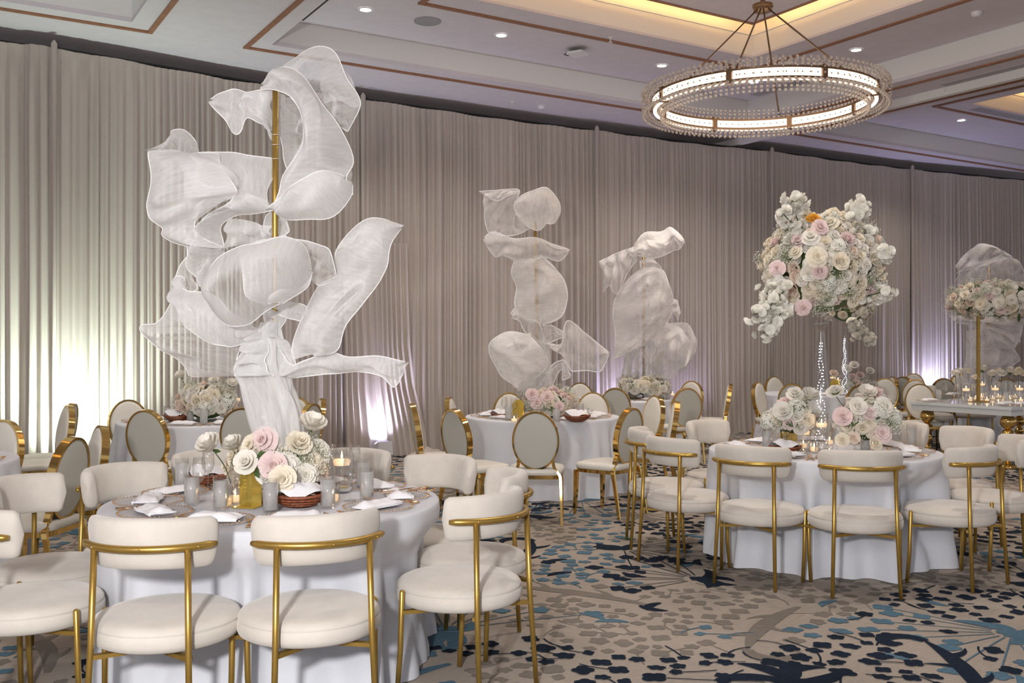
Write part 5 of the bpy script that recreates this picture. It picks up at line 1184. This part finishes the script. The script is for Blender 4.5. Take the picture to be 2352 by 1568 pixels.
# middle, rear left and far tables
def simple_settings(tk, angles, words, full=1):
    cx, cy = TBL[tk]
    for a, w in zip(angles, words): setting(tk, cx, cy, a, w + ' of the ' + TN[tk], full)
simple_settings('M', [-10, 28, -46, 62, -82, 98, -120, 135], ['front centre', 'front right', 'front left', 'right side', 'left side', 'rear right side', 'rear left side', 'rear right'])
simple_settings('B', [0, 38, -38, 76, -76], ['front centre', 'front right', 'front left', 'right side', 'left side'])
simple_settings('K', [0, 45, -45, 90], ['front centre', 'front right', 'front left', 'right side'])
simple_settings('F', [60, 95, 25], ['right front', 'right side', 'front'])
simple_settings('Q', [35, 70, -10], ['right front', 'right side', 'front'], 0)
for tk, L in (('M', ((1168, 965, TU, 'water glass at the left of the roses'), (1180, 962, WG, 'wine glass at the left of the roses'), (1278, 972, TU, 'water glass before the roses'), (1333, 962, TU, 'brownish water glass at the right'), (1318, 965, WG, 'wine glass right of the roses'), (1158, 958, WG, 'leftmost wine glass'), (1181, 968, VO, 'votive beside the gold sign'), (1345, 955, VO, 'votive at the right'))),
              ('B', ((385, 968, TU, 'water glass leftmost'), (437, 970, TU, 'water glass before the roses'), (468, 975, TU, 'frosted water glass at the centre front'), (400, 958, WG, 'wine glass behind the basket'), (415, 960, VO, 'lit votive left of the roses'), (428, 957, VO, 'second lit votive left of the roses'), (542, 950, CYL, 'cylinder candle right of the roses'), (425, 940, CYT, 'tall cylinder candle left of the roses'), (505, 940, CYT, 'tall cylinder behind the roses, right'), (468, 936, CYT, 'tall cylinder behind the roses, centre'))),
              ('K', ((1424, 908, CYL, 'cylinder candle left'), (1535, 912, WG, 'wine glass right'), (1522, 912, TU, 'water glass right'), (1545, 908, VO, 'votive right'), (1490, 918, TU, 'water glass centre'))),
              ('Q', ((1912, 895, CYT, 'lit cylinder candle left'), (1888, 900, TU, 'glass beside the vase'), (1925, 895, CYL, 'second cylinder candle'), (2000, 905, WG, 'wine glass right')))):
    for px, py, pr, l in L: put(pr, *px2t(px, py), 0, l + ' on the ' + TN[tk], 'glassware on the ' + TN[tk])
arch_sign(*px2t(1190, 962), R(-10), 1.1, 'gold mirrored sign left of the roses on the middle table'); arch_sign(*px2t(1452, 912), R(0), 1.3, 'gold mirrored sign on the far fourth table'); arch_sign(*px2t(1918, 908), R(0), 1.3, 'gold mirrored sign on the far fifth table behind the tall vase')
basket(*px2t(1325, 968), R(-10), 1.0, 'wicker bread basket at the right of the middle table'); basket(*px2t(1150, 960), R(10), .8, 'wicker bread basket at the left of the middle table'); basket(*px2t(407, 968), 0, 1.0, 'wicker bread basket on the rear left table')

# white table: bud vases, candles, settings
def bud_vase(px, py, top, label):
    x, y = px2t(px, py, .76); e = empty('bud_vase', (x, y, ZT), 0, label, 'vase', 'bud vases on the white table'); H = rs_.uniform(.20, .26)
    auto(MB().lathe([(0, .002), (.03, .002), (.03, H), (.028, H), (.028, .01), (0, .01)], 16).build('glass_body', M['glass'], e), 60)
    hz = EYE - (top - HOR) / FPX * y - ZT; hp = V((rs_.uniform(-.04, .04), rs_.uniform(-.03, .03), hz))
    stemmed(e, (0, 0, .01), hp, (rs_.uniform(-.4, .4), -.3, 1), rs_.uniform(.12, .15), rs_.choice(['white', 'cream', 'cream']), rs_.random() < .4)
words_ = ['leftmost', 'second from left', 'third from left', 'fourth, by the gold pole', 'fifth, right of the gold pole', 'sixth', 'seventh', 'eighth', 'ninth', 'tenth', 'eleventh', 'twelfth', 'thirteenth', 'last at the edge']
for k, (px, py, tp) in enumerate([(2196, 920, 862), (2208, 914, 858), (2222, 918, 853), (2236, 922, 868), (2262, 914, 850), (2272, 920, 862), (2284, 912, 856), (2296, 918, 852), (2306, 922, 864), (2318, 914, 855), (2328, 920, 858), (2340, 912, 850), (2350, 918, 860), (2362, 916, 856)]):
    bud_vase(px, py, tp, 'bud vase with one pale rose on the white table, ' + words_[k])
for px, py, pr, l in ((2219, 922, CYL, 'lit cylinder candle left of the gold pole'), (2256, 916, CYT, 'lit cylinder candle right of the gold pole'), (2286, 920, CYL, 'lit cylinder candle in the middle of the bud vases'), (2342, 920, CYL, 'lit cylinder candle near the right edge'), (2312, 925, TU, 'amber lit water glass near the right edge'),
                      (2156, 918, TU, 'frosted water glass at the left end'), (2171, 916, WG, 'wine glass at the left end')): put(pr, *px2t(px, py, .76), 0, l + ' of the white table', 'glassware on the white table')
for k in range(10): put(VO, *px2t(2228 + k * 13, 922 - (k % 3) * 4, .76), 0, 'small lit votive on the white table, ' + ['first', 'second', 'third', 'fourth', 'fifth', 'sixth', 'seventh', 'eighth', 'ninth', 'tenth'][k] + ' from left', 'votives on the white table')
for px, py, rz, l in ((2125, 913, .5, 'left end, rear'), (2135, 922, .5, 'left end, front'), (2190, 908, .5, 'rear middle'), (2310, 930, .5, 'front right'), (2350, 930, .5, 'right edge')):
    x, y = px2t(px, py, .76); put(CH, x, y, 0, 'clear charger plate on the white table, ' + l, 'chargers on the white table'); put(NK[0], x, y, rz, 'folded white napkin on the white table, ' + l, 'napkins on the white table', ZT + .012)
# fallen green leaf on the carpet
o = link('fallen_leaf', lf, None, P(1452, 1240, 1.55 * FPX / (1240 - HOR)) + V((0, 0, .006)), (0, R(90), .4), .10); o.rotation_euler = (0, 0, 1.2); o.location.z = .004; tag(o, 'fallen green leaf on the carpet left of the right table', 'leaf')
for pr in (CH, *NK, FK, KN, TU, WG, VO, CYL, CYT, VEL, OVA):
    if '_used' in pr: pass
for o in bpy.data.objects:
    if '_used' in o: del o['_used']
